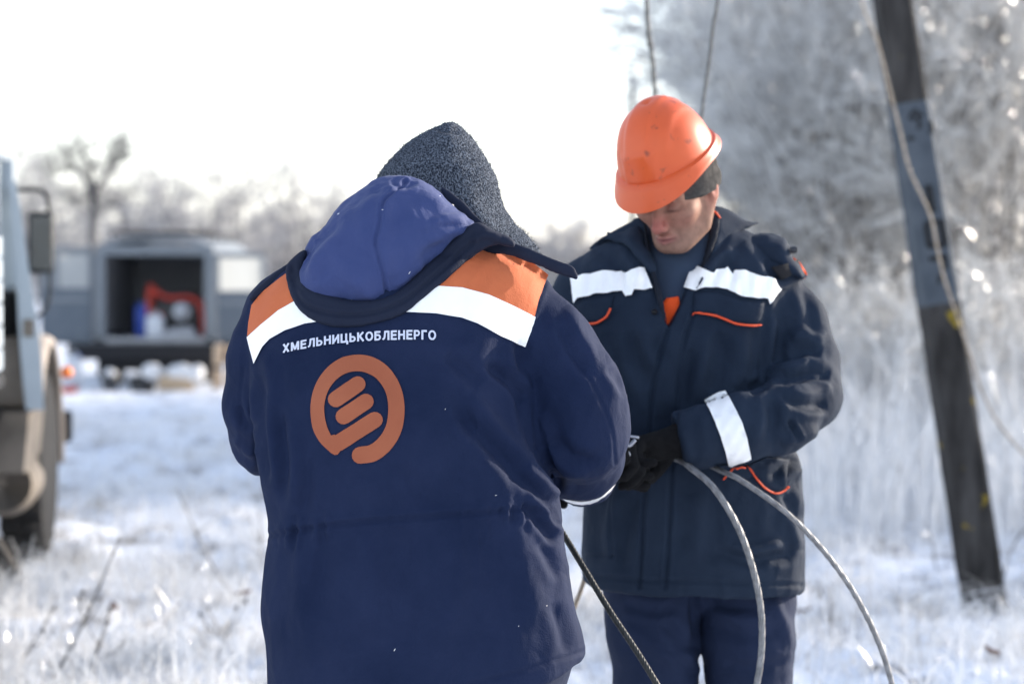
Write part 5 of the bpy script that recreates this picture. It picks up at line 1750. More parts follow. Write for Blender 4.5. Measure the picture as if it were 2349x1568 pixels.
M['dark_twig'] = material('dark_twig', (0.07, 0.066, 0.066), 0.8, (0.16, 0.155, 0.155), 3, 3)
for i in range(2):
    KIND['hedge%d' % i] = tree_meshes('far_shrub', M['hazy_frosted_twig'], M['bare_bark'], seed=90 + i, height=3.4, stems=8, spread=0.6, depth=3, kids=(7, 6, 5), ratio=0.5, r0=0.035, twig_r=0.011)

def plant(name, cat, kind, px, d, scale, label, group, rot=None, sx=1.0):
    x = (px - 1174.5) / FPX * d
    z = float(gz(np.array([x]), np.array([d]))[0]) - 0.05
    t = bpy.data.objects.new(name, None)
    C.objects.link(t)
    t.location = (x, d, z)
    t.rotation_euler = (0, 0, random.uniform(0, 6.28) if rot is None else rot)
    t.scale = (scale * sx, scale * sx, scale)
    t['_local'] = 1
    tag(t, label, cat, group)
    tm_, cm_ = KIND[kind]
    link('trunk', tm_, None, t)
    link('crown', cm_, None, t)
    return t
G1 = 'frosted shrubs of the thicket on the right'
thick = [(1868, 21.5, 0.84, 0, 'white frosted shrub at the left end of the thicket, right of the helmet'), (1915, 20.0, 0.92, 1, 'frosted shrub rising behind the helmeted person\'s shoulder'),
         (1930, 19.2, 1.0, 2, 'frosted shrub midway between the helmeted person and the pole'), (2015, 21.0, 1.15, 3, 'tall frosted shrub close left of the pole, further back'),
         (2090, 18.6, 1.0, 0, 'frosted shrub directly behind the painted band of the pole'), (2190, 20.2, 1.15, 1, 'tall frosted shrub just right of the pole'),
         (2280, 18.2, 1.0, 2, 'frosted shrub near the right edge behind the tan wire'), (2375, 19.5, 1.1, 3, 'frosted shrub cut by the right edge of the picture')]
for px, d, s, k, lab in thick:
    plant('frosted_shrub', 'shrub', 'thicket%d' % k, px, d, s, lab, G1)
for px, d, s, lab in ((1795, 22.5, 0.80, 'thin sparse frosted shrub fading into the sky right of the helmet'),):
    plant('frosted_shrub', 'shrub', 'sparse', px, d, s, lab, G1)
back = [(1905, 25.5, 0.80, 2), (1945, 26.5, 1.0, 3), (1960, 24.0, 1.2, 0), (2040, 26.0, 1.3, 1), (2130, 24.0, 1.3, 2), (2240, 25.5, 1.35, 3), (2340, 23.5, 1.3, 0), (2450, 25.0, 1.3, 1), (1985, 29.0, 1.3, 2), (2080, 29.5, 1.5, 3), (2290, 29.0, 1.5, 0), (2180, 32.0, 1.6, 1)]
for px, d, s, k in back:
    plant('frosted_shrub', 'shrub', 'thicket%d' % k, px, d, s, 'frosted shrub in the deep back rows of the thicket', 'back rows of the thicket')
for x_, y_, sc_, k_ in ((9.6, 13.8, 0.85, 0), (11.2, 16.2, 1.0, 1), (8.8, 17.4, 0.95, 2), (12.6, 14.6, 0.9, 3)):
    plant('frosted_shrub', 'shrub', 'thicket%d' % k_, 1174.5 + x_ / y_ * FPX, y_, sc_, 'frosted shrub where the thicket runs on beyond the right edge', 'thicket beyond the right edge')
low = [(1690, 17.5, 0.8, 0, 'low frosted bush at the thicket foot beside the jacket shoulder'), (1890, 16.6, 0.8, 1, 'low frosted bush right of the helmeted person\'s elbow'), (1990, 17.0, 0.95, 0, 'low frosted bush midway along the thicket foot'), (2110, 16.4, 0.85, 1, 'low frosted bush directly behind the middle of the pole'),
       (2240, 16.0, 0.9, 0, 'low frosted bush close right of the pole'), (2330, 15.4, 0.9, 1, 'low frosted bush at the right edge under the wire')]
for px, d, s, k, lab in low:
    plant('low_frosted_bush', 'bush', 'low%d' % k, px, d, s, lab, 'low bushes along the thicket foot')

G2 = 'bare trees of the far treeline'
def knotted_tree():
    d = 46.0
    q = lambda x_, y_, dd=0.0: P(x_, y_, d + dd)
    base = q(214, 640); base[2] = float(gz(np.array([base[0]]), np.array([base[1]]))[0]) - 0.1
    t = thing('bare_tree', 'bare tree with dark knotted trunk rising behind the left side of the van', 'tree', tuple(base), G2)
    put('trunk', join([tube([base, q(211, 560), q(217, 480), q(214, 440)], (0.15, 0.10, 0.09, 0.12), 8), lathe([(0.05, -0.14), (0.15, -0.05), (0.17, 0.04), (0.10, 0.14), (0.03, 0.18)], q(214, 436), (0, 0, 1), 10)]), M['dark_twig'], t)
    segs = []
    g_ = random.Random(5)
    def limb(pts, r):
        L_ = spline([q(*p_) for p_ in pts], 12)
        for i_ in range(11):
            ra, rb = r * (1 - 0.7 * i_ / 11), r * (1 - 0.7 * (i_ + 1) / 11)
            segs.append((L_[i_], L_[i_ + 1], ra, rb))
            if i_ > 2:
                for _ in range(2):
                    e_ = L_[i_] + np.array([g_.gauss(0, 0.42), g_.gauss(0, 0.42), g_.uniform(0.1, 0.7)])
                    m_ = (L_[i_] + e_) / 2 + np.array([g_.gauss(0, 0.05), 0, g_.gauss(0, 0.05)])
                    segs.append((L_[i_], m_, 0.014, 0.010)); segs.append((m_, e_, 0.010, 0.006))
                    for _ in range(2):
                        f_ = m_ + np.array([g_.gauss(0, 0.22), g_.gauss(0, 0.22), g_.uniform(0.0, 0.35)])
                        segs.append((m_, f_, 0.008, 0.005))
    limb([(214, 440), (238, 410), (252, 380), (262, 345), (292, 322)], 0.075)
    limb([(214, 436), (190, 400), (160, 370), (150, 335)], 0.06)
    limb([(214, 434), (208, 390), (190, 350), (182, 318)], 0.05)
    limb([(250, 385), (275, 372), (300, 360)], 0.035)
    limb([(175, 385), (140, 395), (110, 400)], 0.035)
    limb([(212, 500), (180, 470), (150, 455)], 0.035)
    limb([(214, 500), (245, 475), (270, 470)], 0.03)
    put('crown', sticks(segs, 4), M['dark_twig'], t)
knotted_tree()
for px, d, s, k, lab in ((20, 58, 0.9, 1, 'bare tree at the left edge above the truck door'), (110, 66, 0.95, 2, 'faint bare tree behind the truck mirror'), (345, 64, 0.85, 1, 'bare tree behind the left half of the van roof'), (430, 60, 0.85, 2, 'bare tree behind the middle of the van roof'),
                         (515, 62, 0.9, 1, 'bare tree behind the right end of the van roof'), (690, 66, 0.98, 2, 'bare tree close left of the blue hood'), (760, 74, 0.8, 1, 'faint bare tree just touching the blue hood')):
    plant('bare_tree', 'tree', 'far%d' % k, px, d, s, lab, G2)
for i, (px, s) in enumerate(((-30, 0.72), (70, 0.66), (150, 0.70), (270, 0.62), (310, 0.70), (390, 0.66), (470, 0.72), (560, 0.62), (610, 0.55), (650, 0.66), (725, 0.62))):
    plant('bare_tree', 'tree', 'far%d' % (1 + i % 2), px, 68 + 4 * (i % 3), s, 'faint bare tree in the far treeline behind the van', G2)
for px, d, s, k, lab in ((1225, 62, 0.85, 0, 'far bush just right of the knit hat'), (1290, 58, 0.95, 1, 'far bush between the two heads'), (1360, 60, 0.85, 0, 'far bush just left of the helmeted face')):
    plant('far_bush', 'bush', 'hedge%d' % k, px, d, s, lab, 'far bushes between the heads')
for i, px in enumerate((-60, 60, 170, 290, 390, 470, 560, 640, 720, 800, 1180, 1260, 1330, 1420)):
    plant('far_bush', 'bush', 'hedge%d' % (i % 2), px, 78 + 5 * (i % 3), 0.72 + 0.1 * (i % 2), 'hazy bare bush in the low far hedge along the horizon', 'far hedge along the horizon')
# slim far post seen left of the hanging wire
tp = thing('far_post', 'slim pale far post left of the hanging wires', 'post', (P(1452, 600, 34)[0], 34, gz(np.array([1.8]), np.array([34.0]))[0]))
put('shaft', tube([P(1452, 830, 34), P(1451, 170, 34)], (0.07, 0.05), 8, n=8), M['wire_grey'], tp)
put('crossarm', tube([P(1442, 200, 34), P(1462, 200, 34)], 0.04, 6, n=4), M['wire_grey'], tp)

# ================================================================== grey van with open rear doors
M['van_paint'] = material('van_grey_paint', (0.160, 0.180, 0.200), 0.45, (0.195, 0.215, 0.235), 2, 4, spec=0.5)
M['van_dark'] = material('van_underbody', (0.012, 0.012, 0.015), 0.8)
M['van_inside'] = material('van_interior', (0.36, 0.37, 0.40), 0.8, (0.42, 0.43, 0.46), 4, 3)
M['van_liner'] = material('van_door_liner', (0.10, 0.122, 0.148), 0.7, (0.13, 0.15, 0.175), 3, 3)
M['rubber'] = material('tyre_rubber', (0.010, 0.010, 0.011), 0.85, (0.018, 0.018, 0.019), 30, 3, 0.4, 60)
M['rim'] = material('wheel_rim', (0.32, 0.34, 0.36), 0.5)
M['red_paint'] = material('red_frame_paint', (0.50, 0.045, 0.025), 0.4)
M['blue_plastic'] = material('blue_plastic', (0.015, 0.060, 0.36), 0.45)
M['white_plastic'] = material('white_plastic', (0.55, 0.58, 0.63), 0.5, (0.62, 0.65, 0.69), 8, 3)
M['grey_metal'] = material('grey_metal', (0.35, 0.36, 0.38), 0.45, (0.45, 0.46, 0.48), 10, 3, metal=0.2)
M['engine'] = material('engine_black', (0.02, 0.02, 0.022), 0.5)
M['wood'] = material('pale_wood', (0.46, 0.34, 0.22), 0.8, (0.55, 0.42, 0.29), 6, 4, stretch=(1, 1, 4))
M['sacking'] = material('white_sacking', (0.62, 0.62, 0.63), 0.85, (0.72, 0.72, 0.72), 12, 4, 0.5, 80)
M['tan_canvas'] = material('tan_canvas', (0.50, 0.36, 0.24), 0.85, (0.58, 0.43, 0.30), 8, 4, 0.4, 60)
M['lamp_orange'] = material('orange_lamp', (0.85, 0.20, 0.02), 0.3)
def glass_material(name, col, rough):
    m = material(name, col, rough, None, spec=0.5)
    nt = m.node_tree
    b = nt.nodes['Principled BSDF']
    tr = nt.nodes.new('ShaderNodeBsdfTranslucent'); tr.inputs[0].default_value = (*col, 1)
    tp_ = nt.nodes.new('ShaderNodeBsdfTransparent'); tp_.inputs[0].default_value = (0.9, 0.92, 0.93, 1)
    m1 = nt.nodes.new('ShaderNodeMixShader'); m1.inputs[0].default_value = 0.72
    m2 = nt.nodes.new('ShaderNodeMixShader'); m2.inputs[0].default_value = 0.35
    nt.links.new(b.outputs[0], m1.inputs[1]); nt.links.new(tr.outputs[0], m1.inputs[2])
    nt.links.new(m1.outputs[0], m2.inputs[1]); nt.links.new(tp_.outputs[0], m2.inputs[2])
    nt.links.new(m2.outputs[0], nt.nodes['Material Output'].inputs[0])
    return m
M['frost_glass'] = glass_material('frosted_glass', (0.66, 0.66, 0.64), 0.25)
M['clear_glass'] = glass_material('cab_glass', (0.75, 0.78, 0.80), 0.1)
M['clear_glass'].node_tree.nodes['Mix Shader.001'].inputs[0].default_value = 0.75

VD = 31.0
vx = lambda px: P(px, 600, VD)[0]
vz = lambda py: P(600, py, VD)[2]
VG = float(gz(np.array([vx(348)]), np.array([VD + 1.5]))[0]) - 0.01
van = thing('van', 'grey-blue van parked far left with its rear doors wide open', 'van', (vx(348), VD, VG))
X0, X1 = vx(205), vx(491)
ZR, ZF = vz(541), vz(778)
Y0, Y1 = VD + 0.3, VD + 4.2
def vbox(name, lo, hi, mat, parent=van, bev=0.01, smooth=False):
    return put(name, box(lo, hi, bev), M[mat], parent, smooth)
body = vbox('body', (X0 + 0.03, Y1 - 0.10, ZF - 0.10), (X1 - 0.03, Y1 + 0.5, vz(640)), 'van_paint', bev=0.06)      # nose
vbox('side_panel', (X0, Y0, ZF - 0.12), (X0 + 0.06, Y1, vz(590)), 'van_paint', body, 0.02)
vbox('side_panel', (X1 - 0.06, Y0, ZF - 0.12), (X1, Y1, vz(590)), 'van_paint', body, 0.02)
vbox('floor', (X0 + 0.06, Y0, ZF - 0.10), (X1 - 0.06, Y1 - 0.05, ZF), 'van_inside', body)
vbox('bulkhead', (X0 + 0.06, Y1 - 0.9, ZF), (X1 - 0.06, Y1 - 0.84, vz(575)), 'van_inside', body)
vbox('inner_lining', (X0 + 0.062, Y0 + 0.1, ZF), (X0 + 0.08, Y1 - 0.9, vz(588)), 'van_inside', body, 0)
vbox('inner_lining', (X1 - 0.08, Y0 + 0.1, ZF), (X1 - 0.062, Y1 - 0.9, vz(588)), 'van_inside', body, 0)
def roof():
    V, F = [], []
    n = 20
    cx, hw_ = (X0 + X1) / 2, (X1 - X0) / 2
    prof = []
    for k in range(n + 1):
        a = -1 + 2 * k / n
        prof.append((cx + hw_ * a * (1 + 0.02), vz(592) + (ZR - vz(592)) * (1 - abs(a) ** 3.6) ** 0.62))
    prof2 = [(cx + (x - cx) * 0.955, z - 0.045) for x, z in prof]
    ring_ = prof + prof2[::-1]
    ys = [Y0 - 0.04, Y0, Y1 + 0.02, Y1 + 0.10]
    for i, y in enumerate(ys):
        for x, z in ring_:
            V.append((x, y, z - (0.012 if i in (0, 3) else 0)))
    m = len(ring_)
    for i in range(3):
        for k in range(m):
            k2 = (k + 1) % m
            F.append([i * m + k, i * m + k2, (i + 1) * m + k2, (i + 1) * m + k])
    for i in (0, 3):
        for k in range(n):
            q = [i * m + k, i * m + k + 1, i * m + m - 2 - k, i * m + m - 1 - k]
            F.append(q if i == 3 else q[::-1])
    return np.array(V), F
flat_shade(put('roof', roof(), M['van_paint'], van), 45)
vbox('inner_lining', (X0 + 0.08, Y0 + 0.1, vz(578)), (X1 - 0.08, Y1 - 0.9, vz(576)), 'van_inside', body, 0)
fr = vbox('rear_frame', (vx(205), Y0 - 0.05, ZF - 0.06), (vx(234), Y0 + 0.02, vz(580)), 'van_paint', van, 0.02)
vbox('pillar', (vx(463), Y0 - 0.05, ZF - 0.06), (vx(491), Y0 + 0.02, vz(580)), 'van_paint', fr, 0.02)
vbox('header', (vx(212), Y0 - 0.045, vz(586)), (vx(486), Y0 + 0.02, vz(562)), 'van_paint', fr, 0.02)
vbox('sill', (vx(205), Y0 - 0.05, vz(786)), (vx(491), Y0 + 0.02, vz(776)), 'grey_metal', fr, 0.01)
vbox('bumper', (vx(150), Y0 - 0.22, vz(826)), (vx(548), Y0 - 0.08, vz(790)), 'van_dark', van, 0.03)
vbox('underbody', (X0 + 0.12, Y0, VG + 0.22), (X1 - 0.12, Y1, ZF - 0.10), 'van_dark', van, 0.02)
vbox('mud_flap', (vx(212), Y0 + 0.02, VG + 0.10), (vx(262), Y0 + 0.05, vz(800)), 'van_dark', van, 0.005)
vbox('mud_flap', (vx(436), Y0 + 0.02, VG + 0.10), (vx(486), Y0 + 0.05, vz(800)), 'van_dark', van, 0.005)
def wheel(c, axis, r, w, parent, tyre='rubber', rim='rim', lugs=0):
    a = np.asarray(axis, float); a /= np.linalg.norm(a)
    wq = put('wheel', lathe([(r * 0.60, -w / 2), (r * 0.80, -w * 0.52), (r * 0.95, -w * 0.46), (r, -w * 0.30), (r, w * 0.30), (r * 0.95, w * 0.46), (r * 0.80, w * 0.52), (r * 0.60, w / 2)], c, a, 36), M[tyre], parent)
    flat_shade(wq, 35)
    flat_shade(put('rim', lathe([(r * 0.60, -w * 0.42), (r * 0.56, -w * 0.1), (r * 0.30, 0.0), (r * 0.22, w * 0.20), (r * 0.30, w * 0.22), (r * 0.56, w * 0.30), (r * 0.61, w * 0.46)], c, a, 30), M[rim], wq), 30)
    if lugs:
        u = np.cross(a, [0, 0, 1.0]); u /= np.linalg.norm(u); v = np.cross(a, u)
        prt = []
        for k in range(lugs):
            th = 2 * math.pi * k / lugs
            d = u * math.cos(th) + v * math.sin(th); t = -u * math.sin(th) + v * math.cos(th)
            for s in (-1, 1):
                o = c + d * r + a * s * w * 0.26 + t * 0.01 * s
                q = []
                for i in (-1, 1):
                    for j in (-1, 1):
                        for l in (-0.3, 1):
                            q.append(o + a * i * w * 0.20 + t * (j * 0.022 + i * s * 0.018) + d * l * 0.014)
                prt.append((np.array(q), [[0, 1, 3, 2], [4, 6, 7, 5], [0, 4, 5, 1], [2, 3, 7, 6], [0, 2, 6, 4], [1, 5, 7, 3]]))
        put('tread', join(prt), M[tyre], wq, smooth=False)
    return wq
for xx in (X0 + 0.16, X1 - 0.16):
    for yy in (Y0 + 0.75, Y1 - 0.45):
        wheel(np.array([xx, yy, VG + 0.36]), (1 if xx > vx(348) else -1, 0, 0), 0.36, 0.22, van)
def van_door(xa, xb, wa, wb, wy0, wy1, ytop, ybot, yaw_y, name='rear_door'):
    """open door leaf seen from inside: frame bars round a pane, lined lower panel"""
    y = Y0 - 0.10
    d = vbox(name, (vx(xa), y, vz(ybot)), (vx(xb), y + 0.05, vz(wy1 + 6)), 'van_liner', van, 0.012)
    vbox('window_frame', (vx(xa), y, vz(wy1 + 6) + 0.002), (vx(wa), y + 0.05, vz(ytop)), 'van_paint', d, 0.012)
    vbox('window_frame', (vx(wb), y, vz(wy1 + 6) + 0.002), (vx(xb), y + 0.05, vz(ytop)), 'van_paint', d, 0.012)
    vbox('window_frame', (vx(wa), y + 0.002, vz(wy0)), (vx(wb), y + 0.048, vz(ytop) - 0.002), 'van_paint', d, 0.008)
    vbox('pane', (vx(wa), y + 0.02, vz(wy1 + 6)), (vx(wb), y + 0.028, vz(wy0)), 'frost_glass', d, 0)
    vbox('door_rib', (vx(xa) + 0.06, y - 0.015, vz(wy1 + 38)), (vx(xb) - 0.06, y + 0.01, vz(wy1 + 26)), 'van_paint', d, 0.006)
    vbox('door_liner', (vx(xa) + 0.05, y - 0.008, vz(ybot - 6)), (vx(xb) - 0.05, y + 0.004, vz(wy1 + 46)), 'van_liner', d, 0.004)
    return d
van_door(86, 204, 126, 196, 582, 655, 566, 790, 0)
van_door(492, 604, 499, 597, 590, 662, 578, 790, 0)
rk = put('roof_rack', tube([(vx(235), Y0 + 0.4, ZR + 0.05), (vx(235), Y1 - 0.4, ZR + 0.05)], 0.02, 8), M['van_dark'], van)
put('rail', tube([(vx(462), Y0 + 0.4, ZR + 0.05), (vx(462), Y1 - 0.4, ZR + 0.05)], 0.02, 8), M['van_dark'], rk)
for k in range(5):
    yy = Y0 + 0.5 + k * 0.7
    put('crossbar', tube([(vx(235), yy, ZR + 0.06), (vx(462), yy, ZR + 0.06)], 0.018, 6, n=6), M['van_dark'], rk)
    for xx in (235, 462):
        put('rack_post', tube([(vx(xx), yy, ZR - 0.06), (vx(xx), yy, ZR + 0.06)], 0.015, 6, n=4), M['van_dark'], rk)
vbox('side_window', (X1 - 0.002, Y0 + 0.8, vz(655)), (X1 + 0.006, Y0 + 2.2, vz(600)), 'frost_glass', van, 0)
# load in the van
gen = thing('generator', 'portable generator in a red tube frame inside the open van', 'generator', (vx(388), Y0 + 0.45, ZF))
gy0 = Y0 + 0.45
for yy in (gy0 - 0.18, gy0 + 0.22):
    put('tube_frame', tube([(vx(327), yy, ZF + 0.02), (vx(326), yy, vz(690)), (vx(330), yy, vz(668)), (vx(370), yy, vz(684)), (vx(420), yy, vz(684)), (vx(444), yy, vz(700)), (vx(452), yy, vz(735)), (vx(450), yy, ZF + 0.02)], 0.028, 8, n=60), M['red_paint'], gen)
put('handle', tube([(vx(326), gy0 - 0.18, vz(662)), (vx(332), gy0 - 0.2, vz(655)), (vx(340), gy0 - 0.16, vz(664))], 0.02, 8), M['red_paint'], gen)
put('engine', box((vx(340), gy0 - 0.14, ZF + 0.02), (vx(440), gy0 + 0.2, vz(694)), 0.04), M['engine'], gen)
put('fuel_tank', box((vx(345), gy0 - 0.10, vz(692)), (vx(430), gy0 + 0.2, vz(672)), 0.05), M['engine'], gen)
put('recoil_cover', lathe([(0.115, 0), (0.12, 0.02), (0.08, 0.05), (0.03, 0.06)], (vx(402), gy0 - 0.15, vz(717)), (0, -1, 0), 24), M['white_plastic'], gen)
def canister(name, label, px0, px1, py0, py1, y, mat, cap, group=None):
    t = thing(name, label, 'canister', (vx((px0 + px1) / 2), y, vz(py1)), group)
    w = vx(px1) - vx(px0)
    put('tank', box((vx(px0), y - w * 0.35, vz(py1)), (vx(px1), y + w * 0.35, vz(py0 + 6)), min(0.05, w * 0.25)), M[mat], t)
    put('handle', tube([(vx(px0) + w * 0.25, y, vz(py0 + 7)), (vx(px0) + w * 0.3, y, vz(py0 + 1)), (vx(px0) + w * 0.65, y, vz(py0 + 1)), (vx(px0) + w * 0.7, y, vz(py0 + 7))], 0.014, 6, n=16), M[mat], t)
    put('cap', lathe([(0.025, 0), (0.025, 0.035), (0.02, 0.04)], (vx(px0) + w * 0.82, y, vz(py0 + 7)), (0, 0, 1), 12), M[cap], t)
canister('canister', 'blue plastic canister inside the open van beside the generator', 291, 322, 696, 777, Y0 + 0.40, 'blue_plastic', 'white_plastic')
canister('canister', 'white plastic canister at the van\'s rear sill before the generator', 323, 364, 718, 777, Y0 + 0.16, 'white_plastic', 'red_paint')
sk = thing('tool_bag', 'pale grey tool bag on the van floor right of the white canister', 'bag', (vx(410), Y0 + 0.12, ZF))
SV_, SQ_ = pillow([(368, 777), (372, 762), (400, 752), (440, 750), (452, 766), (452, 777)], VD + 0.45, 0.10, 14, 0.012)
link('bag_body', mesh_from(SV_, SQ_, 'bag_body'), M['grey_metal'], sk)
put('bag_handle', tube([P(390, 756, VD + 0.45), P(402, 742, VD + 0.43), P(424, 742, VD + 0.43), P(436, 752, VD + 0.45)], 0.010, 6, n=16), M['engine'], sk)

# things standing on the snow behind the van
GV = lambda x_, y_: float(gz(np.array([x_]), np.array([y_]))[0])
YG = VD - 0.9
def snowz(px): return GV(vx(px), YG)
def on_snow(py, px): return vz(py)
t = thing('canister', 'tall white plastic canister on the snow left of the van bumper', 'canister', (vx(198), YG, snowz(198)))
put('tank', box((vx(181), YG - 0.08, snowz(198) - 0.01), (vx(214), YG + 0.08, vz(812)), 0.04), M['white_plastic'], t)
put('handle', tube([(vx(188), YG, vz(813)), (vx(190), YG, vz(804)), (vx(204), YG, vz(804)), (vx(206), YG, vz(813))], 0.014, 6, n=14), M['white_plastic'], t)
put('cap', lathe([(0.022, 0), (0.022, 0.03)], (vx(210), YG, vz(813)), (0, 0, 1), 10), M['blue_plastic'], t)
t = thing('fuel_can', 'low red fuel can on the snow before the tall white canister', 'can', (vx(196), YG - 0.3, snowz(196)))
put('tank', box((vx(176), YG - 0.40, snowz(196) - 0.01), (vx(214), YG - 0.26, snowz(196) + 0.13), 0.03), M['red_paint'], t)
put('spout', tube([(vx(206), YG - 0.33, snowz(196) + 0.12), (vx(216), YG - 0.33, snowz(196) + 0.18)], 0.014, 8, n=6), M['engine'], t)
t = thing('bucket', 'dark bucket heaped with white snow under the van bumper', 'bucket', (vx(278), YG, snowz(278)))
put('pail', lathe([(0.09, 0), (0.12, 0.24), (0.125, 0.25), (0.11, 0.25), (0.08, 0.02)], (vx(278), YG, snowz(278) - 0.01), (0, 0, 1), 20), M['engine'], t)
put('snow_heap', lathe([(0.10, 0.20), (0.095, 0.27), (0.07, 0.31), (0.03, 0.335), (0.005, 0.34)], (vx(278), YG, snowz(278) - 0.01), (0, 0, 1), 18), M['sacking'], t)
put('bail', tube([(vx(278) - 0.122, YG, snowz(278) + 0.22), (vx(278) - 0.08, YG - 0.1, snowz(278) + 0.14), (vx(278) + 0.08, YG - 0.1, snowz(278) + 0.14), (vx(278) + 0.122, YG, snowz(278) + 0.22)], 0.006, 5, n=14), M['grey_metal'], t)
t = thing('tub', 'wide dark tub with a white sack in it at the middle behind the van', 'tub', (vx(350), YG, snowz(350)))
put('tub_wall', lathe([(0.15, 0), (0.18, 0.20), (0.185, 0.21), (0.165, 0.21), (0.14, 0.02)], (vx(350), YG, snowz(350) - 0.01), (0, 0, 1), 22), M['engine'], t)
SV_, SQ_ = pillow([(328, 862), (326, 846), (338, 836), (356, 835), (370, 844), (374, 860), (366, 872), (336, 872)], VD - 0.9, 0.15, 16, 0.012)
link('sack', mesh_from(rumple(SV_, SQ_, 0.01, 14, 5), SQ_, 'sack'), M['sacking'], t)
t = thing('crate', 'pale wooden slatted crate on the snow right behind the van', 'crate', (vx(425), YG, snowz(425)))
cz = snowz(425) - 0.01
for k in range(3):
    for yy in (YG - 0.15, YG + 0.15):
        put('slat', box((vx(390), yy - 0.008, cz + 0.01 + k * 0.065), (vx(460), yy + 0.008, cz + 0.06 + k * 0.065)), M['wood'], t, False)
for xx in (391, 459):
    for yy in (YG - 0.13, YG + 0.13):
        put('corner_post', box((vx(xx) - 0.015, yy - 0.012, cz), (vx(xx) + 0.015, yy + 0.012, cz + 0.20)), M['wood'], t, False)
put('base_board', box((vx(392), YG - 0.14, cz + 0.005), (vx(458), YG + 0.14, cz + 0.02)), M['wood'], t, False)
SV_, SQ_ = pillow([(386, 866), (385, 848), (400, 838), (425, 836), (440, 842), (452, 836), (466, 842), (468, 864), (455, 874), (400, 874)], VD - 0.9, 0.14, 16, 0.012)
sk2 = link('sack', mesh_from(rumple(SV_, SQ_, 0.012, 12, 6), SQ_, 'sack'), M['sacking'])
tag(sk2, 'lumpy white sack lying in the wooden crate behind the van', 'sack')
for (pa_, pb2, ptop, lab) in ((497, 520, 786, 'tall tan canvas roll standing under the van\'s right door'), (528, 546, 790, 'short tan canvas roll leaning right of the tall one by the van')):
    t = thing('canvas_roll', lab, 'canvas roll', (vx((pa_ + pb2) / 2), YG + 0.35, snowz(pa_)))
    r_ = (vx(pb2) - vx(pa_)) / 2
    o = np.array([vx((pa_ + pb2) / 2), YG + 0.35, snowz(pa_) - 0.01])
    put('roll', lathe([(r_ * 0.9, 0), (r_, 0.05), (r_ * 0.97, 0.3), (r_, vz(ptop) - o[2] - 0.02), (r_ * 0.9, vz(ptop) - o[2]), (r_ * 0.5, vz(ptop) - o[2] - 0.01)], o, (0.05, 0, 1), 16), M['tan_canvas'], t)
    put('strap', lathe([(r_ * 1.03, 0.28), (r_ * 1.04, 0.29), (r_ * 1.04, 0.32), (r_ * 1.03, 0.33)], o, (0.05, 0, 1), 16), M['engine'], t)

# ================================================================== truck at the left edge, facing away, its door ajar
M['truck_paint'] = material('truck_grey_paint', (0.42, 0.48, 0.53), 0.45, (0.48, 0.54, 0.59), 3, 4, spec=0.5)
M['truck_dirty'] = material('dirty_truck_metal', (0.11, 0.095, 0.08), 0.75, (0.24, 0.205, 0.17), 4, 5)
M['truck_dark'] = material('truck_dark_trim', (0.010, 0.011, 0.014), 0.7)
M['sunlit_fender'] = material('sunlit_fender_paint', (0.36, 0.30, 0.25), 0.55, (0.44, 0.37, 0.31), 4, 4)  # the beige of sunlight on the fender is painted into its colour
M['tyre_dusty'] = material('dusty_tyre', (0.006, 0.006, 0.007), 0.9, (0.014, 0.013, 0.013), 12, 3, 0.4, 60)
M['mirror_glass'] = material('mirror_glass', (0.16, 0.165, 0.17), 0.05, None, metal=1.0)
TY = R(6.0)
TO = np.array([-2.40, 11.6, 0.0])
TO[2] = GV(TO[0], TO[1])
def tl(x, y, z):
    return np.array([TO[0] + x * math.cos(TY) - y * math.sin(TY), TO[1] + x * math.sin(TY) + y * math.cos(TY), TO[2] + z])
def tput(name, vf, mat, parent, smooth=False):
    V, F = vf
    return put(name, (np.array([tl(*v) for v in V]), F), M[mat], parent, smooth)
truck = thing('truck', 'light grey truck cut by the left edge with its cab door ajar and big mirror', 'truck', tuple(TO))
cab = tput('cab', box((-1.95, -1.30, 0.78), (-0.12, -1.22, 2.0), 0.03), 'truck_paint', truck)
tput('roof_panel', box((-1.95, -1.30, 2.0), (-0.14, 0.0, 2.12), 0.05), 'truck_paint', cab, True)
tput('side_wall', box((-1.97, -1.22, 0.78), (-1.90, 0.10, 1.35), 0.02), 'truck_paint', cab)
tput('floor', box((-1.9, -1.22, 0.74), (-0.12, 0.10, 0.80), 0.01), 'truck_dark', cab)
tput('dashboard', box((-1.9, -0.10, 0.80), (-0.12, 0.10, 1.35), 0.03), 'truck_dark', cab)
tput('seat', box((-1.8, -1.15, 0.80), (-0.3, -0.60, 1.20), 0.06), 'truck_dark', cab, True)
tput('windscreen_pillar', box((-0.20, -0.02, 1.35), (-0.13, 0.06, 2.02), 0.015), 'truck_paint', cab)
tput('windscreen_pillar', box((-1.95, -0.02, 1.35), (-1.88, 0.06, 2.02), 0.015), 'truck_paint', cab)
tput('windscreen', box((-1.88, 0.02, 1.35), (-0.20, 0.03, 2.0)), 'clear_glass', cab)
tput('hood', box((-1.55, 0.10, 0.85), (-0.52, 1.30, 1.30), 0.10), 'truck_paint', truck, True)
tput('grille', box((-1.45, 1.30, 0.75), (-0.62, 1.34, 1.18), 0.01), 'truck_dark', truck)
tput('bumper', box((-2.0, 1.45, 0.46), (0.02, 1.57, 0.64), 0.02), 'truck_dark', truck)
tput('chassis', box((-1.45, -5.2, 0.55), (-1.30, 1.45, 0.75), 0.01), 'truck_dark', truck)
tput('chassis', box((-0.65, -5.2, 0.55), (-0.50, 1.45, 0.75), 0.01), 'truck_dark', truck)
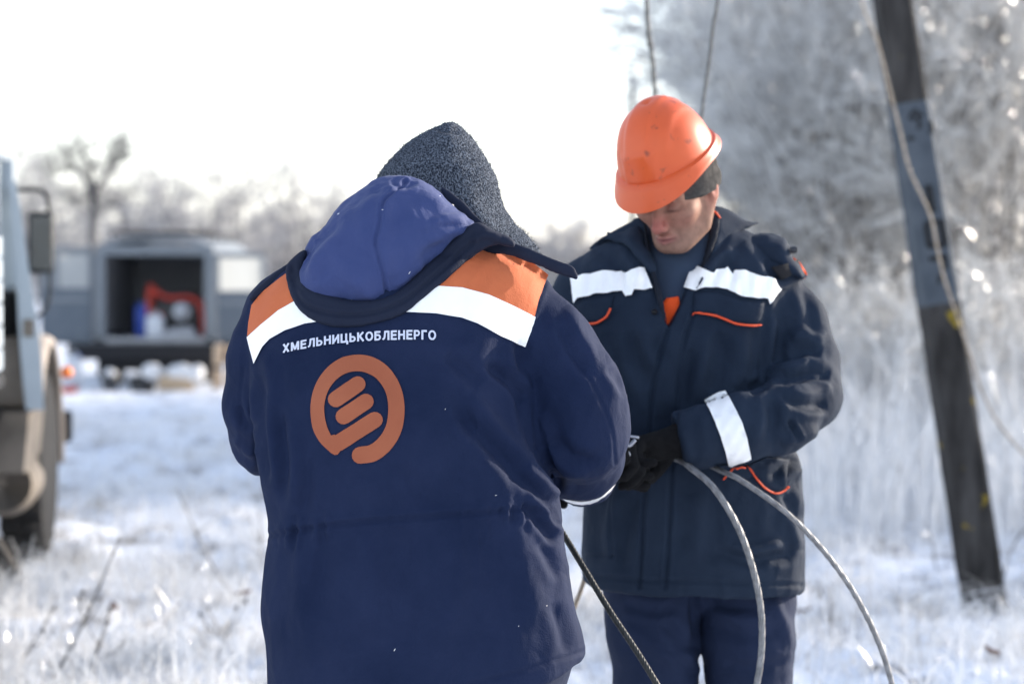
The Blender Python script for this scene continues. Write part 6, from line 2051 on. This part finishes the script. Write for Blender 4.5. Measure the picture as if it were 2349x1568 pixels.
def arch(x0_, x1_, r, a0, a1, th, n=26):
    V, F = [], []
    for i in range(n + 1):
        a = a0 + (a1 - a0) * i / n
        for rr, xx in ((r, x0_), (r, x1_ - 0.03), (r - 0.02, x1_), (r - 0.05, x1_), (r - 0.05, x1_ - th), (r - th, x1_ - 0.04), (r - th, x0_)):
            V.append((xx, math.cos(a) * rr, 0.475 + math.sin(a) * rr * 1.02))
    m = 7
    for i in range(n):
        for k in range(m):
            k2 = (k + 1) % m
            F.append([i * m + k, (i + 1) * m + k, (i + 1) * m + k2, i * m + k2])
    F.append(list(range(m))); F.append([n * m + k for k in range(m)][::-1])
    return np.array(V), F
tput('fender', arch(-0.55, 0.055, 0.64, R(-5), R(150), 0.02), 'sunlit_fender', truck, True)
tput('fender', arch(-1.98, -1.42, 0.64, R(-5), R(150), 0.02), 'sunlit_fender', truck, True)
tput('fender_top', box((-0.52, 0.12, 1.02), (-0.10, 0.95, 1.16), 0.05), 'truck_paint', truck, True)
put('indicator_lamp', lathe([(0.035, 0), (0.035, 0.02), (0.028, 0.04), (0.012, 0.048)], P(153, 853, 12.35), (0.25, -1, 0), 16), M['lamp_orange'], truck)
for xx, s in ((-0.07, 1), (-1.86, -1)):
    wheel(tl(xx, 0.0, 0.475), (math.cos(TY) * s, math.sin(TY) * s, 0), 0.475, 0.22, truck, 'tyre_dusty', 'truck_dirty', 30)
    wheel(tl(xx, -3.8, 0.475), (math.cos(TY) * s, math.sin(TY) * s, 0), 0.475, 0.22, truck, 'tyre_dusty', 'truck_dirty', 30)
for k in range(6):
    tput('bed_board', box((-2.0, -5.4, 1.02 + 0.1 * k), (-0.02, -5.36, 1.11 + 0.1 * k), 0.005), 'truck_paint', truck)
    tput('bed_board', box((-0.06, -5.35, 1.02 + 0.1 * k), (-0.02, -1.5, 1.11 + 0.1 * k), 0.005), 'truck_paint', truck)
    tput('bed_board', box((-2.0, -5.35, 1.02 + 0.1 * k), (-1.96, -1.5, 1.11 + 0.1 * k), 0.005), 'truck_paint', truck)
tput('bed_floor', box((-2.0, -5.4, 0.94), (-0.02, -1.45, 1.0), 0.01), 'truck_dark', truck)
# door ajar: leaf built as a curved shell hinged at its far edge
def door_leaf():
    dn, df = 10.72, 11.70
    rows = [(415, 18, 36), (470, 24, 46), (560, 32, 58), (640, 38, 70), (660, 39, 73), (740, 42, 86), (800, 46, 93), (870, 52, 98), (940, 60, 101)]
    def section(py, i):
        return P(i, py, dn)
    hinge = np.array([-0.22, df - dn, 0.0])
    def loft(rws, t0=0.0, t1=1.0, o0=0.0, o1=1.0):
        V, F = [], []
        for t in (t0, t1):
            for py, a, b in rws:
                aa, bb = a + (b - a) * o0, a + (b - a) * o1
                V.append(P(aa, py, dn) + hinge * t)
                V.append(P(bb, py, dn) + hinge * t)
        n = len(rws)
        for i in range(n - 1):
            q = 2 * i
            F.append([q, q + 1, q + 3, q + 2])
            w = 2 * n
            F.append([w + q, w + q + 2, w + q + 3, w + q + 1])
            F.append([q, q + 2, w + q + 2, w + q])
            F.append([q + 1, w + q + 1, w + q + 3, q + 3])
        w = 2 * n
        F.append([0, w, w + 1, 1])
        F.append([2 * n - 2, 2 * n - 1, w + 2 * n - 1, w + 2 * n - 2])
        return np.array(V), F
    d = put('door', loft(rows[4:]), M['truck_paint'], truck, False)
    put('window_post', loft(rows[:5], 0.0, 0.07), M['truck_paint'], d, False)
    put('window_post', loft(rows[:5], 0.90, 0.97), M['truck_paint'], d, False)
    put('window_rail', loft([(415, 18, 36), (440, 21, 40)], 0.072, 0.898), M['truck_paint'], d, False)
    put('window_pane', loft([(442, 21, 40), (560, 32, 58), (658, 39, 72)], 0.072, 0.898, 0.42, 0.55), M['clear_glass'], d, False)
    lv_, lf_ = loft([(676, 39, 76), (740, 42, 86), (800, 46, 93), (872, 52, 98)], 0.03, 0.96, -0.03, 0.02)
    put('door_lining', (lv_, lf_), M['truck_dark'], d, False)
    put('latch', box(P(54, 772, dn) + [0, -0.012, 0], P(78, 732, dn) + [0, 0.01, 0], 0.006), M['truck_dirty'], d, False)
door_leaf()
# mirror on its bent arm
mir = put('mirror', box(P(63, 628, 11.62), P(126, 486, 11.70), 0.022), M['truck_dark'], truck, True)
put('mirror_glass', box(P(70, 618, 11.60), P(122, 495, 11.612), 0.004), M['mirror_glass'], mir, False)
put('mirror_arm', tube([P(20, 436, 11.66), P(60, 434, 11.66), P(92, 436, 11.66), P(106, 448, 11.66), P(112, 470, 11.66), P(113, 500, 11.67)], 0.012, 8, n=30), M['truck_dark'], mir)
put('mirror_arm', tube([P(113, 625, 11.67), P(113, 680, 11.67), P(95, 720, 11.67), P(40, 730, 11.67)], 0.010, 8, n=24), M['truck_dark'], mir)
# step box and tank under the cab
def prism_px(rows, d0, d1):
    V, F = [], []
    for d in (d0, d1):
        for py, a, b in rows:
            q0, q1 = P(a, py, d0), P(b, py, d0)
            V += [q0 + [0, d - d0, 0], q1 + [0, d - d0, 0]]
    n = len(rows)
    for i in range(n - 1):
        q = 2 * i; w = 2 * n
        F += [[q, q + 1, q + 3, q + 2], [w + q, w + q + 2, w + q + 3, w + q + 1], [q, q + 2, w + q + 2, w + q], [q + 1, w + q + 1, w + q + 3, q + 3]]
    w = 2 * n
    F += [[0, w, w + 1, 1], [2 * n - 2, 2 * n - 1, w + 2 * n - 1, w + 2 * n - 2]]
    return np.array(V), F
put('step_box', prism_px([(945, -160, 66), (1000, -160, 62), (1085, -160, 54)], 10.85, 11.2), M['truck_dirty'], truck, False)
put('fuel_tank', lathe([(0.13, 0), (0.16, 0.02), (0.16, 0.30), (0.13, 0.32)], P(10, 1110, 10.95), (-0.1, 1, 0), 24), M['truck_dirty'], truck)
put('mud_flap', prism_px([(1235, -120, 20), (1290, -120, 46), (1350, -120, 49)], 10.3, 10.36), M['truck_dark'], truck, False)
put('air_hose', tube([P(-60, 1190, 10.25), P(0, 1245, 10.25), P(28, 1290, 10.25), P(52, 1318, 10.25)], 0.012, 8, n=24), M['truck_dirty'], truck)
